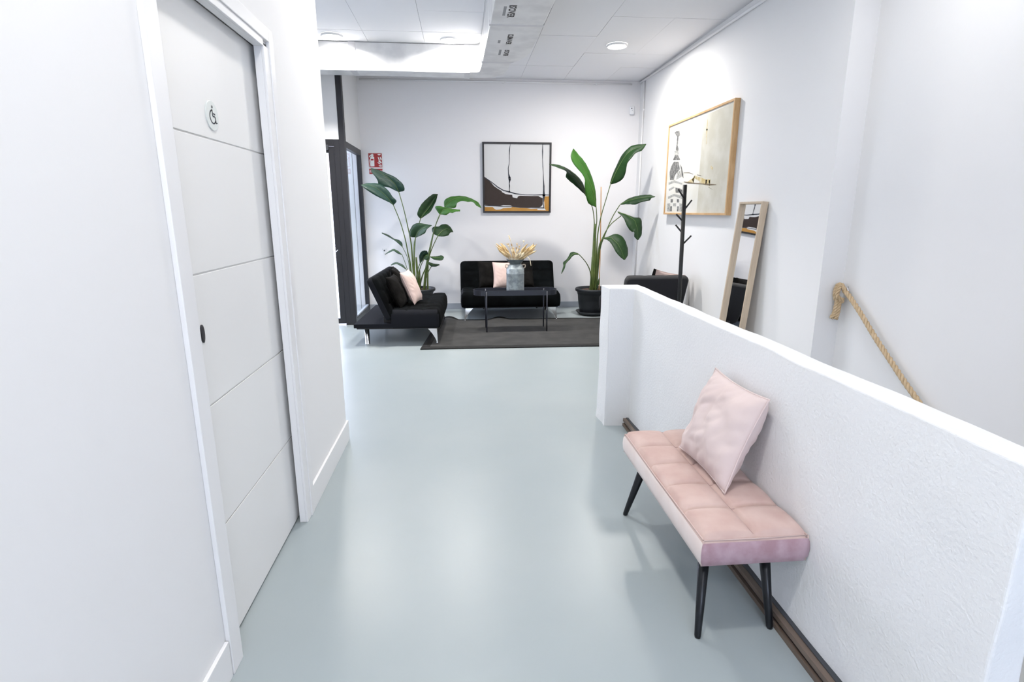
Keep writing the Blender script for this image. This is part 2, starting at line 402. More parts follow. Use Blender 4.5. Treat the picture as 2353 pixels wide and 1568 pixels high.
LEFT_LEAVES = [[[[-0.815,7.6,1.663],[-0.741,7.597,1.684],[-0.75,7.578,1.753],[-0.799,7.554,1.808],[-0.856,7.525,1.852],[-0.922,7.491,1.881],[-0.987,7.453,1.908],[-1.052,7.409,1.932],[-1.116,7.35,1.944]],[[-0.815,7.6,1.663],[-0.834,7.569,1.715],[-0.857,7.538,1.766],[-0.895,7.506,1.804],[-0.934,7.475,1.84],[-0.978,7.444,1.87],[-1.023,7.412,1.897],[-1.069,7.381,1.919],[-1.116,7.35,1.941]],[[-0.815,7.6,1.663],[-0.866,7.524,1.685],[-0.917,7.473,1.713],[-0.976,7.43,1.723],[-1.035,7.395,1.731],[-1.045,7.367,1.789],[-1.071,7.348,1.841],[-1.108,7.336,1.889],[-1.121,7.35,1.941]],[[-0.815,7.6,1.665],[-0.765,7.64,1.446],[-0.727,7.68,1.222],[-0.704,7.72,1.061],[-0.692,7.76,0.873],[-0.685,7.8,0.33]]],[[[-0.88,7.5,1.494],[-0.837,7.486,1.547],[-0.881,7.454,1.6],[-0.916,7.415,1.663],[-0.965,7.37,1.715],[-1.022,7.32,1.753],[-1.09,7.264,1.758],[-1.158,7.201,1.753],[-1.216,7.12,1.729]],[[-0.88,7.5,1.494],[-0.911,7.452,1.545],[-0.943,7.405,1.593],[-0.98,7.358,1.635],[-1.02,7.31,1.673],[-1.062,7.262,1.707],[-1.111,7.215,1.726],[-1.162,7.168,1.735],[-1.216,7.12,1.729]],[[-0.88,7.5,1.494],[-0.92,7.419,1.527],[-0.965,7.356,1.552],[-1.009,7.3,1.577],[-1.054,7.25,1.602],[-1.097,7.205,1.63],[-1.137,7.166,1.66],[-1.177,7.134,1.692],[-1.216,7.12,1.729]],[[-0.88,7.5,1.494],[-0.813,7.556,1.292],[-0.762,7.612,1.066],[-0.736,7.668,0.857],[-0.719,7.724,0.713],[-0.701,7.78,0.33]]],[[[-0.57,7.85,1.321],[-0.606,7.84,1.369],[-0.593,7.843,1.429],[-0.564,7.849,1.483],[-0.527,7.86,1.533],[-0.482,7.874,1.576],[-0.435,7.893,1.616],[-0.381,7.915,1.649],[-0.322,7.95,1.648]],[[-0.564,7.85,1.32],[-0.533,7.862,1.361],[-0.502,7.875,1.401],[-0.47,7.888,1.44],[-0.438,7.9,1.48],[-0.406,7.912,1.52],[-0.378,7.925,1.563],[-0.35,7.938,1.606],[-0.322,7.95,1.648]],[[-0.559,7.85,1.32],[-0.512,7.829,1.349],[-0.467,7.826,1.378],[-0.426,7.83,1.41],[-0.398,7.84,1.454],[-0.374,7.855,1.5],[-0.349,7.876,1.547],[-0.335,7.904,1.597],[-0.322,7.95,1.648]],[[-0.564,7.85,1.32],[-0.598,7.85,1.217],[-0.645,7.85,1.054],[-0.67,7.85,0.89],[-0.684,7.85,0.33]]],[[[-0.632,7.7,1.075],[-0.695,7.703,1.083],[-0.711,7.691,1.139],[-0.685,7.673,1.197],[-0.646,7.65,1.245],[-0.587,7.623,1.264],[-0.523,7.591,1.259],[-0.46,7.553,1.249],[-0.397,7.5,1.239]],[[-0.632,7.7,1.073],[-0.615,7.675,1.107],[-0.597,7.65,1.141],[-0.571,7.625,1.168],[-0.539,7.6,1.19],[-0.506,7.575,1.209],[-0.47,7.55,1.219],[-0.433,7.525,1.229],[-0.397,7.5,1.239]],[[-0.627,7.7,1.069],[-0.588,7.63,1.086],[-0.553,7.585,1.101],[-0.52,7.549,1.119],[-0.487,7.52,1.138],[-0.472,7.499,1.168],[-0.453,7.485,1.195],[-0.425,7.48,1.215],[-0.397,7.5,1.234]],[[-0.63,7.7,1.07],[-0.654,7.733,0.886],[-0.67,7.767,0.708],[-0.662,7.8,0.33]]],[[[-0.235,7.75,1.48],[-0.233,7.759,1.555],[-0.168,7.753,1.602],[-0.086,7.741,1.617],[-0.003,7.725,1.62],[0.077,7.704,1.605],[0.153,7.678,1.574],[0.223,7.647,1.532],[0.262,7.6,1.462]],[[-0.232,7.75,1.474],[-0.179,7.731,1.526],[-0.119,7.712,1.568],[-0.052,7.694,1.595],[0.02,7.675,1.603],[0.091,7.656,1.586],[0.154,7.637,1.554],[0.21,7.619,1.511],[0.262,7.6,1.462]],[[-0.23,7.75,1.469],[-0.155,7.675,1.462],[-0.084,7.631,1.463],[-0.057,7.598,1.526],[0.01,7.575,1.549],[0.08,7.561,1.539],[0.147,7.556,1.537],[0.197,7.563,1.488],[0.262,7.6,1.458]],[[-0.232,7.75,1.471],[-0.297,7.768,1.376],[-0.373,7.786,1.195],[-0.447,7.804,0.939],[-0.517,7.822,0.642],[-0.558,7.84,0.33]]],[[[-0.297,7.62,1.379],[-0.33,7.633,1.425],[-0.353,7.631,1.473],[-0.308,7.623,1.486],[-0.251,7.61,1.475],[-0.193,7.593,1.465],[-0.136,7.571,1.453],[-0.079,7.543,1.443],[-0.021,7.5,1.437]],[[-0.288,7.62,1.376],[-0.264,7.605,1.406],[-0.241,7.59,1.435],[-0.204,7.575,1.444],[-0.168,7.56,1.447],[-0.131,7.545,1.44],[-0.095,7.53,1.434],[-0.058,7.515,1.43],[-0.022,7.5,1.426]],[[-0.283,7.62,1.376],[-0.247,7.577,1.372],[-0.213,7.549,1.367],[-0.183,7.527,1.381],[-0.155,7.51,1.401],[-0.122,7.497,1.396],[-0.089,7.489,1.408],[-0.056,7.487,1.413],[-0.022,7.5,1.415]],[[-0.288,7.62,1.376],[-0.367,7.66,1.198],[-0.429,7.7,0.945],[-0.506,7.74,0.65],[-0.548,7.78,0.33]]],[[[-0.335,7.65,1.096],[-0.391,7.696,1.124],[-0.411,7.724,1.182],[-0.378,7.745,1.215],[-0.321,7.76,1.216],[-0.266,7.77,1.246],[-0.201,7.774,1.242],[-0.153,7.771,1.201],[-0.122,7.75,1.145]],[[-0.329,7.65,1.094],[-0.309,7.663,1.118],[-0.289,7.675,1.143],[-0.265,7.688,1.163],[-0.235,7.7,1.176],[-0.206,7.712,1.189],[-0.178,7.725,1.176],[-0.15,7.738,1.16],[-0.122,7.75,1.143]],[[-0.324,7.65,1.088],[-0.295,7.634,1.087],[-0.267,7.634,1.086],[-0.239,7.64,1.087],[-0.211,7.65,1.094],[-0.185,7.665,1.102],[-0.17,7.684,1.126],[-0.15,7.709,1.139],[-0.122,7.75,1.139]],[[-0.33,7.65,1.091],[-0.393,7.688,0.969],[-0.445,7.725,0.85],[-0.488,7.762,0.707],[-0.543,7.8,0.33]]],[[[-0.581,7.6,0.737],[-0.58,7.571,0.769],[-0.58,7.551,0.801],[-0.58,7.534,0.832],[-0.57,7.52,0.86],[-0.554,7.509,0.887],[-0.531,7.501,0.905],[-0.502,7.496,0.912],[-0.474,7.5,0.91]],[[-0.575,7.6,0.734],[-0.569,7.587,0.76],[-0.562,7.575,0.785],[-0.556,7.562,0.81],[-0.544,7.55,0.832],[-0.529,7.538,0.854],[-0.514,7.525,0.875],[-0.494,7.512,0.891],[-0.474,7.5,0.907]],[[-0.569,7.6,0.734],[-0.553,7.61,0.754],[-0.536,7.607,0.776],[-0.522,7.601,0.8],[-0.509,7.59,0.824],[-0.487,7.576,0.841],[-0.464,7.557,0.858],[-0.462,7.535,0.88],[-0.471,7.5,0.906]],[[-0.575,7.6,0.734],[-0.626,7.67,0.6],[-0.657,7.74,0.33]]],[[[-0.439,7.6,0.825],[-0.415,7.611,0.825],[-0.39,7.612,0.825],[-0.365,7.61,0.826],[-0.34,7.605,0.83],[-0.315,7.597,0.835],[-0.29,7.587,0.84],[-0.269,7.573,0.835],[-0.251,7.55,0.818]],[[-0.439,7.6,0.823],[-0.416,7.594,0.819],[-0.393,7.587,0.814],[-0.37,7.581,0.812],[-0.346,7.575,0.813],[-0.322,7.569,0.813],[-0.299,7.562,0.814],[-0.275,7.556,0.815],[-0.252,7.55,0.816]],[[-0.44,7.6,0.818],[-0.416,7.566,0.804],[-0.393,7.547,0.789],[-0.365,7.534,0.784],[-0.338,7.525,0.779],[-0.31,7.521,0.776],[-0.282,7.522,0.778],[-0.262,7.528,0.79],[-0.252,7.55,0.814]],[[-0.439,7.6,0.823],[-0.48,7.647,0.717],[-0.56,7.693,0.549],[-0.622,7.74,0.33]]],[[[-0.471,7.66,0.749],[-0.453,7.672,0.741],[-0.435,7.674,0.734],[-0.416,7.674,0.728],[-0.397,7.67,0.722],[-0.377,7.664,0.72],[-0.357,7.654,0.718],[-0.337,7.642,0.717],[-0.317,7.62,0.716]],[[-0.471,7.66,0.734],[-0.453,7.655,0.726],[-0.435,7.65,0.718],[-0.417,7.645,0.71],[-0.397,7.64,0.708],[-0.377,7.635,0.708],[-0.357,7.63,0.709],[-0.337,7.625,0.709],[-0.317,7.62,0.709]],[[-0.475,7.66,0.722],[-0.458,7.638,0.709],[-0.441,7.626,0.696],[-0.423,7.616,0.685],[-0.401,7.61,0.685],[-0.379,7.606,0.685],[-0.357,7.606,0.688],[-0.337,7.608,0.697],[-0.317,7.62,0.704]],[[-0.424,7.66,0.692],[-0.475,7.693,0.607],[-0.523,7.727,0.474],[-0.552,7.76,0.33]]],[[[-0.522,7.55,0.796],[-0.524,7.561,0.811],[-0.525,7.562,0.826],[-0.52,7.56,0.84],[-0.507,7.555,0.851],[-0.495,7.547,0.862],[-0.479,7.537,0.861],[-0.463,7.523,0.858],[-0.446,7.5,0.856]],[[-0.52,7.55,0.796],[-0.516,7.544,0.807],[-0.512,7.538,0.819],[-0.505,7.531,0.829],[-0.495,7.525,0.836],[-0.486,7.519,0.843],[-0.474,7.512,0.846],[-0.462,7.506,0.848],[-0.45,7.5,0.85]],[[-0.518,7.55,0.79],[-0.502,7.527,0.788],[-0.488,7.513,0.785],[-0.474,7.503,0.784],[-0.463,7.495,0.795],[-0.452,7.49,0.806],[-0.447,7.488,0.819],[-0.445,7.489,0.833],[-0.444,7.5,0.847]],[[-0.52,7.55,0.79],[-0.572,7.613,0.687],[-0.617,7.677,0.54],[-0.645,7.74,0.33]]],[[[-0.808,7.7,0.947],[-0.811,7.699,0.993],[-0.832,7.691,1.027],[-0.871,7.682,1.049],[-0.913,7.67,1.06],[-0.948,7.657,1.086],[-0.983,7.641,1.112],[-1.022,7.624,1.129],[-1.061,7.6,1.143]],[[-0.81,7.7,0.947],[-0.828,7.688,0.986],[-0.856,7.675,1.014],[-0.89,7.662,1.036],[-0.923,7.65,1.059],[-0.956,7.638,1.082],[-0.989,7.625,1.105],[-1.026,7.612,1.121],[-1.062,7.6,1.138]],[[-0.813,7.7,0.945],[-0.839,7.671,0.974],[-0.867,7.651,1.003],[-0.895,7.634,1.03],[-0.926,7.62,1.053],[-0.959,7.609,1.074],[-0.992,7.601,1.094],[-1.027,7.596,1.113],[-1.062,7.6,1.132]],[[-0.81,7.7,0.947],[-0.751,7.733,0.794],[-0.728,7.767,0.59],[-0.715,7.8,0.33]]],[[[-0.81,7.62,0.852],[-0.835,7.622,0.876],[-0.859,7.619,0.9],[-0.888,7.613,0.916],[-0.918,7.605,0.93],[-0.949,7.595,0.917],[-0.979,7.584,0.902],[-1.005,7.57,0.881],[-1.03,7.55,0.861]],[[-0.812,7.62,0.85],[-0.838,7.611,0.87],[-0.863,7.602,0.89],[-0.89,7.594,0.907],[-0.917,7.585,0.92],[-0.948,7.576,0.908],[-0.977,7.568,0.895],[-1.004,7.559,0.877],[-1.03,7.55,0.859]],[[-0.816,7.62,0.845],[-0.842,7.594,0.858],[-0.869,7.578,0.87],[-0.892,7.565,0.891],[-0.915,7.555,0.905],[-0.944,7.548,0.895],[-0.972,7.543,0.882],[-1.001,7.542,0.869],[-1.031,7.55,0.854]],[[-0.812,7.62,0.85],[-0.772,7.667,0.707],[-0.737,7.713,0.537],[-0.705,7.76,0.33]]],[[[-0.76,7.55,0.669],[-0.778,7.555,0.693],[-0.796,7.554,0.718],[-0.821,7.55,0.733],[-0.847,7.545,0.745],[-0.874,7.538,0.756],[-0.904,7.529,0.754],[-0.929,7.517,0.743],[-0.952,7.5,0.726]],[[-0.762,7.55,0.666],[-0.782,7.544,0.686],[-0.802,7.538,0.705],[-0.826,7.531,0.719],[-0.85,7.525,0.732],[-0.875,7.519,0.744],[-0.901,7.512,0.742],[-0.927,7.506,0.733],[-0.952,7.5,0.722]],[[-0.767,7.55,0.66],[-0.786,7.527,0.678],[-0.806,7.513,0.695],[-0.828,7.503,0.71],[-0.85,7.495,0.723],[-0.873,7.49,0.736],[-0.899,7.488,0.732],[-0.925,7.489,0.725],[-0.952,7.5,0.717]],[[-0.762,7.55,0.666],[-0.735,7.645,0.569],[-0.709,7.74,0.33]]]]
RIGHT_LEAVES = [[[[1.756,7.4,1.47],[1.644,7.325,1.518],[1.598,7.281,1.622],[1.573,7.248,1.73],[1.565,7.225,1.823],[1.496,7.211,1.911],[1.419,7.206,1.989],[1.376,7.213,2.088],[1.412,7.25,2.18]],[[1.763,7.4,1.465],[1.738,7.381,1.565],[1.714,7.363,1.663],[1.672,7.344,1.756],[1.627,7.325,1.846],[1.574,7.306,1.932],[1.519,7.288,2.016],[1.458,7.269,2.094],[1.412,7.25,2.18]],[[1.772,7.4,1.462],[1.768,7.409,1.567],[1.754,7.403,1.67],[1.726,7.391,1.771],[1.686,7.375,1.868],[1.636,7.354,1.959],[1.574,7.328,2.044],[1.496,7.297,2.116],[1.418,7.25,2.187]],[[1.768,7.4,1.465],[1.791,7.438,1.305],[1.792,7.475,1.136],[1.804,7.512,0.792],[1.809,7.55,0.33]]],[[[1.633,7.5,1.631],[1.555,7.436,1.686],[1.482,7.398,1.74],[1.409,7.367,1.79],[1.344,7.345,1.846],[1.35,7.33,1.91],[1.279,7.323,1.942],[1.201,7.324,1.97],[1.127,7.35,2.0]],[[1.64,7.5,1.627],[1.604,7.481,1.703],[1.56,7.462,1.774],[1.505,7.444,1.838],[1.442,7.425,1.894],[1.375,7.406,1.945],[1.294,7.387,1.975],[1.212,7.369,1.993],[1.127,7.35,2.001]],[[1.647,7.5,1.619],[1.635,7.509,1.705],[1.601,7.503,1.783],[1.544,7.491,1.851],[1.473,7.475,1.906],[1.395,7.454,1.953],[1.311,7.428,1.987],[1.221,7.397,2.006],[1.127,7.35,2.006]],[[1.64,7.5,1.627],[1.743,7.52,1.471],[1.788,7.54,1.202],[1.81,7.56,0.788],[1.807,7.58,0.33]]],[[[1.954,7.45,1.773],[1.981,7.459,1.864],[2.013,7.453,1.95],[2.048,7.441,2.033],[2.084,7.425,2.115],[2.137,7.404,2.184],[2.203,7.378,2.238],[2.286,7.347,2.252],[2.368,7.3,2.253]],[[1.963,7.45,1.768],[1.993,7.431,1.848],[2.024,7.412,1.927],[2.06,7.394,2.002],[2.099,7.375,2.076],[2.147,7.356,2.143],[2.213,7.338,2.19],[2.289,7.319,2.222],[2.368,7.3,2.25]],[[1.97,7.45,1.76],[2.047,7.386,1.785],[2.105,7.348,1.838],[2.125,7.317,1.923],[2.131,7.295,2.011],[2.178,7.28,2.077],[2.232,7.273,2.141],[2.308,7.274,2.17],[2.368,7.3,2.247]],[[1.963,7.45,1.765],[1.915,7.472,1.569],[1.859,7.494,1.337],[1.829,7.516,1.101],[1.828,7.538,0.79],[1.82,7.56,0.33]]],[[[2.088,7.4,1.506],[2.136,7.391,1.54],[2.18,7.366,1.574],[2.228,7.335,1.594],[2.277,7.3,1.609],[2.326,7.26,1.618],[2.373,7.216,1.621],[2.418,7.166,1.619],[2.455,7.1,1.597]],[[2.088,7.4,1.503],[2.132,7.363,1.527],[2.175,7.325,1.551],[2.221,7.288,1.564],[2.268,7.25,1.576],[2.315,7.212,1.584],[2.362,7.175,1.59],[2.408,7.137,1.595],[2.455,7.1,1.594]],[[2.097,7.4,1.498],[2.143,7.329,1.503],[2.193,7.276,1.502],[2.245,7.23,1.498],[2.291,7.19,1.523],[2.342,7.155,1.538],[2.396,7.126,1.549],[2.408,7.104,1.575],[2.455,7.1,1.591]],[[2.088,7.4,1.499],[2.001,7.435,1.338],[1.915,7.47,1.102],[1.861,7.505,0.878],[1.843,7.54,0.33]]],[[[2.043,7.35,1.414],[2.125,7.359,1.39],[2.2,7.353,1.363],[2.275,7.341,1.337],[2.351,7.325,1.326],[2.366,7.304,1.26],[2.364,7.278,1.183],[2.35,7.247,1.106],[2.294,7.2,1.046]],[[2.047,7.35,1.407],[2.105,7.331,1.387],[2.163,7.312,1.366],[2.213,7.294,1.332],[2.26,7.275,1.293],[2.277,7.256,1.233],[2.293,7.238,1.174],[2.292,7.219,1.111],[2.291,7.2,1.049]],[[2.048,7.35,1.396],[2.088,7.298,1.357],[2.117,7.264,1.305],[2.137,7.237,1.245],[2.167,7.215,1.19],[2.204,7.199,1.155],[2.233,7.189,1.152],[2.236,7.185,1.091],[2.287,7.2,1.046]],[[2.097,7.35,1.358],[1.96,7.398,1.23],[1.875,7.445,1.053],[1.84,7.492,0.879],[1.834,7.54,0.33]]],[[[1.846,7.3,1.076],[1.925,7.303,1.091],[1.99,7.291,1.122],[2.062,7.273,1.114],[2.119,7.25,1.065],[2.146,7.223,0.998],[2.16,7.191,0.926],[2.15,7.153,0.851],[2.099,7.1,0.798]],[[1.847,7.3,1.068],[1.898,7.275,1.073],[1.948,7.25,1.075],[1.986,7.225,1.039],[2.022,7.2,1.002],[2.045,7.175,0.954],[2.067,7.15,0.906],[2.08,7.125,0.855],[2.092,7.1,0.803]],[[1.847,7.3,1.063],[1.884,7.247,1.052],[1.916,7.209,1.027],[1.939,7.177,0.988],[1.96,7.15,0.946],[1.979,7.127,0.903],[2.008,7.109,0.865],[2.042,7.097,0.83],[2.085,7.1,0.799]],[[1.847,7.3,1.068],[1.827,7.373,0.939],[1.817,7.447,0.711],[1.825,7.52,0.33]]],[[[1.548,7.4,0.861],[1.495,7.404,0.884],[1.441,7.399,0.879],[1.413,7.391,0.833],[1.381,7.38,0.788],[1.335,7.366,0.752],[1.336,7.349,0.708],[1.318,7.329,0.655],[1.299,7.3,0.603]],[[1.549,7.4,0.854],[1.496,7.388,0.865],[1.454,7.375,0.849],[1.418,7.362,0.814],[1.388,7.35,0.775],[1.359,7.338,0.736],[1.334,7.325,0.694],[1.318,7.312,0.648],[1.302,7.3,0.603]],[[1.549,7.4,0.846],[1.494,7.365,0.848],[1.453,7.343,0.829],[1.421,7.324,0.794],[1.385,7.31,0.764],[1.357,7.299,0.729],[1.347,7.293,0.685],[1.326,7.29,0.644],[1.305,7.3,0.603]],[[1.548,7.4,0.858],[1.655,7.435,0.748],[1.728,7.47,0.623],[1.759,7.505,0.479],[1.789,7.54,0.33]]],[[[1.848,7.45,0.519],[1.846,7.459,0.503],[1.844,7.466,0.486],[1.842,7.471,0.47],[1.839,7.475,0.454],[1.835,7.478,0.438],[1.83,7.481,0.423],[1.825,7.482,0.408],[1.818,7.48,0.393]],[[1.856,7.45,0.528],[1.855,7.454,0.51],[1.853,7.458,0.491],[1.851,7.461,0.473],[1.85,7.465,0.454],[1.846,7.469,0.436],[1.84,7.472,0.419],[1.835,7.476,0.401],[1.829,7.48,0.384]],[[1.86,7.45,0.523],[1.859,7.448,0.504],[1.86,7.449,0.486],[1.86,7.452,0.467],[1.86,7.455,0.448],[1.854,7.459,0.431],[1.848,7.464,0.414],[1.842,7.471,0.396],[1.837,7.48,0.378]],[[1.822,7.45,0.393],[1.827,7.5,0.33]]]]
ART1 = {"brown":[[0.326,8.178,1.892],[0.361,8.178,1.866],[0.424,8.178,1.813],[0.463,8.178,1.767],[0.518,8.178,1.729],[0.573,8.178,1.699],[0.577,8.178,1.684],[0.629,8.178,1.657],[0.676,8.178,1.649],[0.724,8.178,1.645],[0.731,8.178,1.611],[0.796,8.178,1.598],[0.806,8.178,1.622],[0.836,8.178,1.634],[0.997,8.178,1.63],[1.101,8.178,1.63],[1.127,8.178,1.615],[1.166,8.178,1.601],[1.167,8.178,1.514],[1.147,8.178,1.483],[1.119,8.178,1.471],[0.837,8.178,1.468],[0.724,8.178,1.487],[0.7,8.178,1.499],[0.596,8.178,1.503],[0.548,8.178,1.489],[0.46,8.178,1.491],[0.321,8.178,1.506]],"ochre":[[0.321,8.178,1.477],[0.444,8.178,1.475],[0.468,8.178,1.452],[0.492,8.178,1.437],[0.548,8.178,1.441],[0.596,8.178,1.46],[0.708,8.178,1.464],[0.724,8.178,1.477],[0.82,8.178,1.464],[0.933,8.178,1.46],[0.998,8.178,1.45],[1.091,8.178,1.452],[1.091,8.178,1.432],[1.217,8.178,1.428],[1.196,8.178,1.459],[1.191,8.178,1.537],[1.182,8.178,1.607],[1.198,8.178,1.623],[1.263,8.178,1.627],[1.266,8.178,1.412],[0.32,8.178,1.414]],"ink":[[[[0.698,8.178,2.335],[0.686,8.178,2.25],[0.687,8.178,2.183],[0.681,8.178,2.071],[0.669,8.178,2.01],[0.673,8.178,1.935],[0.686,8.178,1.882],[0.689,8.178,1.852],[0.683,8.178,1.806],[0.685,8.178,1.768],[0.686,8.178,1.707],[0.684,8.178,1.684]],[4,14,8,8,10,12,34,30,10,16,6,30]],[[[1.157,8.178,2.339],[1.157,8.178,2.238],[1.158,8.178,2.134],[1.162,8.178,2.036],[1.17,8.178,1.937],[1.175,8.178,1.846],[1.18,8.178,1.769],[1.181,8.178,1.692],[1.182,8.178,1.638],[1.179,8.178,1.537],[1.184,8.178,1.459]],[8,16,8,10,8,12,20,22,40,8,14]],[[[0.328,8.178,1.888],[0.439,8.178,1.813],[0.518,8.178,1.752],[0.597,8.178,1.707],[0.677,8.178,1.688],[0.772,8.178,1.661],[0.916,8.178,1.646],[1.061,8.178,1.644],[1.157,8.178,1.647],[1.262,8.178,1.644]],[12,12,14,14,18,14,8,10,14,8]],[[[0.337,8.178,1.495],[0.46,8.178,1.492],[0.596,8.178,1.483],[0.724,8.178,1.482],[0.837,8.178,1.469],[0.998,8.178,1.464],[1.176,8.178,1.463]],[12,12,8,8,8,8,16]]]}
ART2 = {"dark":[[[2.499,6.632,2.319],[2.499,6.527,2.31],[2.499,6.498,2.263],[2.499,6.543,2.249],[2.499,6.547,2.192],[2.499,6.553,2.154],[2.499,6.588,2.162],[2.499,6.588,2.255],[2.499,6.677,2.31]],[[2.499,6.593,2.163],[2.499,6.553,2.154],[2.499,6.513,2.111],[2.499,6.53,2.097],[2.499,6.606,2.108]],[[2.499,6.619,2.057],[2.499,6.52,2.045],[2.499,6.449,1.99],[2.499,6.671,2.005]],[[2.499,6.634,1.984],[2.499,6.494,1.971],[2.499,6.438,1.885],[2.499,6.528,1.857],[2.499,6.591,1.821],[2.499,6.603,1.777],[2.499,6.727,1.78],[2.499,6.758,1.872],[2.499,6.711,1.94]],[[2.499,6.434,1.939],[2.499,6.389,1.906],[2.499,6.339,1.845],[2.499,6.312,1.781],[2.499,6.372,1.808],[2.499,6.402,1.878]],[[2.499,6.539,1.686],[2.499,6.414,1.673],[2.499,6.325,1.651],[2.499,6.319,1.619],[2.499,6.521,1.629]],[[2.499,6.664,1.472],[2.499,6.612,1.472],[2.499,6.613,1.415],[2.499,6.666,1.415]],[[2.499,6.445,1.47],[2.499,6.396,1.47],[2.499,6.395,1.415],[2.499,6.444,1.415]],[[2.499,6.667,1.558],[2.499,6.598,1.556],[2.499,6.597,1.518],[2.499,6.666,1.519]],[[2.499,6.469,1.554],[2.499,6.403,1.552],[2.499,6.396,1.515],[2.499,6.462,1.516]]],"grey":[[[2.499,6.645,2.108],[2.499,6.516,2.095],[2.499,6.508,2.052],[2.499,6.631,2.061]],[[2.499,6.767,1.754],[2.499,6.596,1.771],[2.499,6.33,1.724],[2.499,6.341,1.71],[2.499,6.592,1.746],[2.499,6.768,1.729]],[[2.499,6.753,1.676],[2.499,6.598,1.701],[2.499,6.567,1.687],[2.499,6.743,1.655]],[[2.499,6.761,1.588],[2.499,6.568,1.614],[2.499,6.314,1.587],[2.499,6.312,1.551],[2.499,6.564,1.59],[2.499,6.757,1.564]],[[2.499,6.768,1.51],[2.499,6.676,1.508],[2.499,6.676,1.41],[2.499,6.767,1.415]],[[2.499,6.578,1.507],[2.499,6.488,1.506],[2.499,6.487,1.471],[2.499,6.571,1.471]],[[2.499,6.384,1.504],[2.499,6.298,1.498],[2.499,6.287,1.41],[2.499,6.368,1.415]],[[2.499,6.514,1.856],[2.499,6.422,1.87],[2.499,6.378,1.799],[2.499,6.536,1.778]]],"beige":[[2.499,5.889,2.368],[2.499,5.225,2.385],[2.499,5.19,2.083],[2.499,5.201,1.818],[2.499,5.197,1.402],[2.499,5.886,1.4],[2.499,5.881,1.662],[2.499,5.886,1.869],[2.499,5.885,2.134]],"yellow":[[[[2.499,5.778,2.317],[2.499,5.777,2.223],[2.499,5.767,2.085]],[10,22,8]],[[[2.499,6.178,1.726],[2.499,6.035,1.742],[2.499,6.006,1.777],[2.499,5.862,1.742]],[14,40,20,30]],[[[2.499,5.838,1.732],[2.499,5.702,1.703],[2.499,5.62,1.712],[2.499,5.612,1.668]],[40,40,30,16]],[[[2.499,5.615,1.849],[2.499,5.576,1.829]],[20,20]]],"line":[[[[2.499,6.294,1.738],[2.499,6.165,1.722],[2.499,5.994,1.708],[2.499,5.787,1.692],[2.499,5.614,1.677],[2.499,5.461,1.67]],[4,12,8,6,14,4]],[[[2.499,6.312,1.838],[2.499,6.159,1.828],[2.499,6.047,1.806]],[3,4,2]],[[[2.499,5.939,1.792],[2.499,5.836,1.778]],[4,3]],[[[2.499,5.63,1.652],[2.499,5.539,1.627]],[3,2]]]}
WHEEL = {"head":[-0.798,1.996,1.749],"wheel":[[-0.798,1.994,1.733],[-0.798,1.994,1.739],[-0.798,1.991,1.739],[-0.798,1.981,1.734],[-0.798,1.975,1.725],[-0.798,1.973,1.716],[-0.798,1.977,1.707],[-0.798,1.985,1.7],[-0.798,1.996,1.698],[-0.798,2.005,1.701],[-0.798,2.012,1.707],[-0.798,2.014,1.713],[-0.798,2.01,1.72],[-0.798,1.995,1.721],[-0.798,1.995,1.733]],"arm":[[-0.798,2.0,1.729],[-0.798,2.013,1.728]],"leg":[[-0.798,2.014,1.713],[-0.798,2.015,1.705],[-0.798,2.016,1.701],[-0.798,2.024,1.703]],"c":[-0.798,1.994,1.722]}
EXT = {"body":[[-1.249,8.197,2.145],[-1.234,8.197,2.158],[-1.239,8.197,2.168],[-1.253,8.197,2.148],[-1.261,8.197,2.148],[-1.263,8.197,2.16],[-1.249,8.197,2.176],[-1.224,8.197,2.191],[-1.213,8.197,2.193],[-1.211,8.197,2.186],[-1.197,8.197,2.181],[-1.204,8.197,2.17],[-1.207,8.197,2.161],[-1.194,8.197,2.148],[-1.197,8.197,2.027],[-1.252,8.197,2.024]],"lab":[[-1.241,8.197,2.125],[-1.204,8.197,2.126],[-1.205,8.197,2.106],[-1.242,8.197,2.105]],"fl":[[[-1.146,8.197,2.154],[-1.134,8.197,2.149],[-1.118,8.197,2.107],[-1.102,8.197,2.099],[-1.123,8.197,2.102],[-1.138,8.197,2.118]],[[-1.118,8.197,2.151],[-1.11,8.197,2.155],[-1.093,8.197,2.126],[-1.099,8.197,2.108],[-1.112,8.197,2.118]],[[-1.139,8.197,2.107],[-1.105,8.197,2.092],[-1.095,8.197,2.082],[-1.096,8.197,2.069],[-1.119,8.197,2.074],[-1.138,8.197,2.092]],[[-1.155,8.197,2.08],[-1.143,8.197,2.083],[-1.12,8.197,2.064],[-1.099,8.197,2.059],[-1.107,8.197,2.051],[-1.131,8.197,2.058]],[[-1.14,8.197,2.043],[-1.121,8.197,2.04],[-1.097,8.197,2.044],[-1.098,8.197,2.022],[-1.127,8.197,2.027]],[[-1.148,8.197,2.183],[-1.142,8.197,2.19],[-1.103,8.197,2.191],[-1.109,8.197,2.177],[-1.13,8.197,2.172]]],"hose":[[-1.258,8.197,2.117],[-1.264,8.197,2.091],[-1.258,8.197,2.065],[-1.262,8.197,2.04],[-1.269,8.197,2.014],[-1.277,8.197,1.962]],"rects":[[[-1.275,8.197,2.203],[-1.087,8.197,2.012]],[[-1.278,8.197,1.996],[-1.086,8.197,1.921]],[[-1.276,8.197,2.205],[-1.087,8.197,1.92]]]}
# ---------------------------------------------------------------- the room
XL, Y1, XR, YB = -.757, 3.376, 2.542, 8.207
XW, YP, YPOST, XWIN = 2.72, 3.749, 7.114, -1.371
YN, XFL = -2.5, -3.6
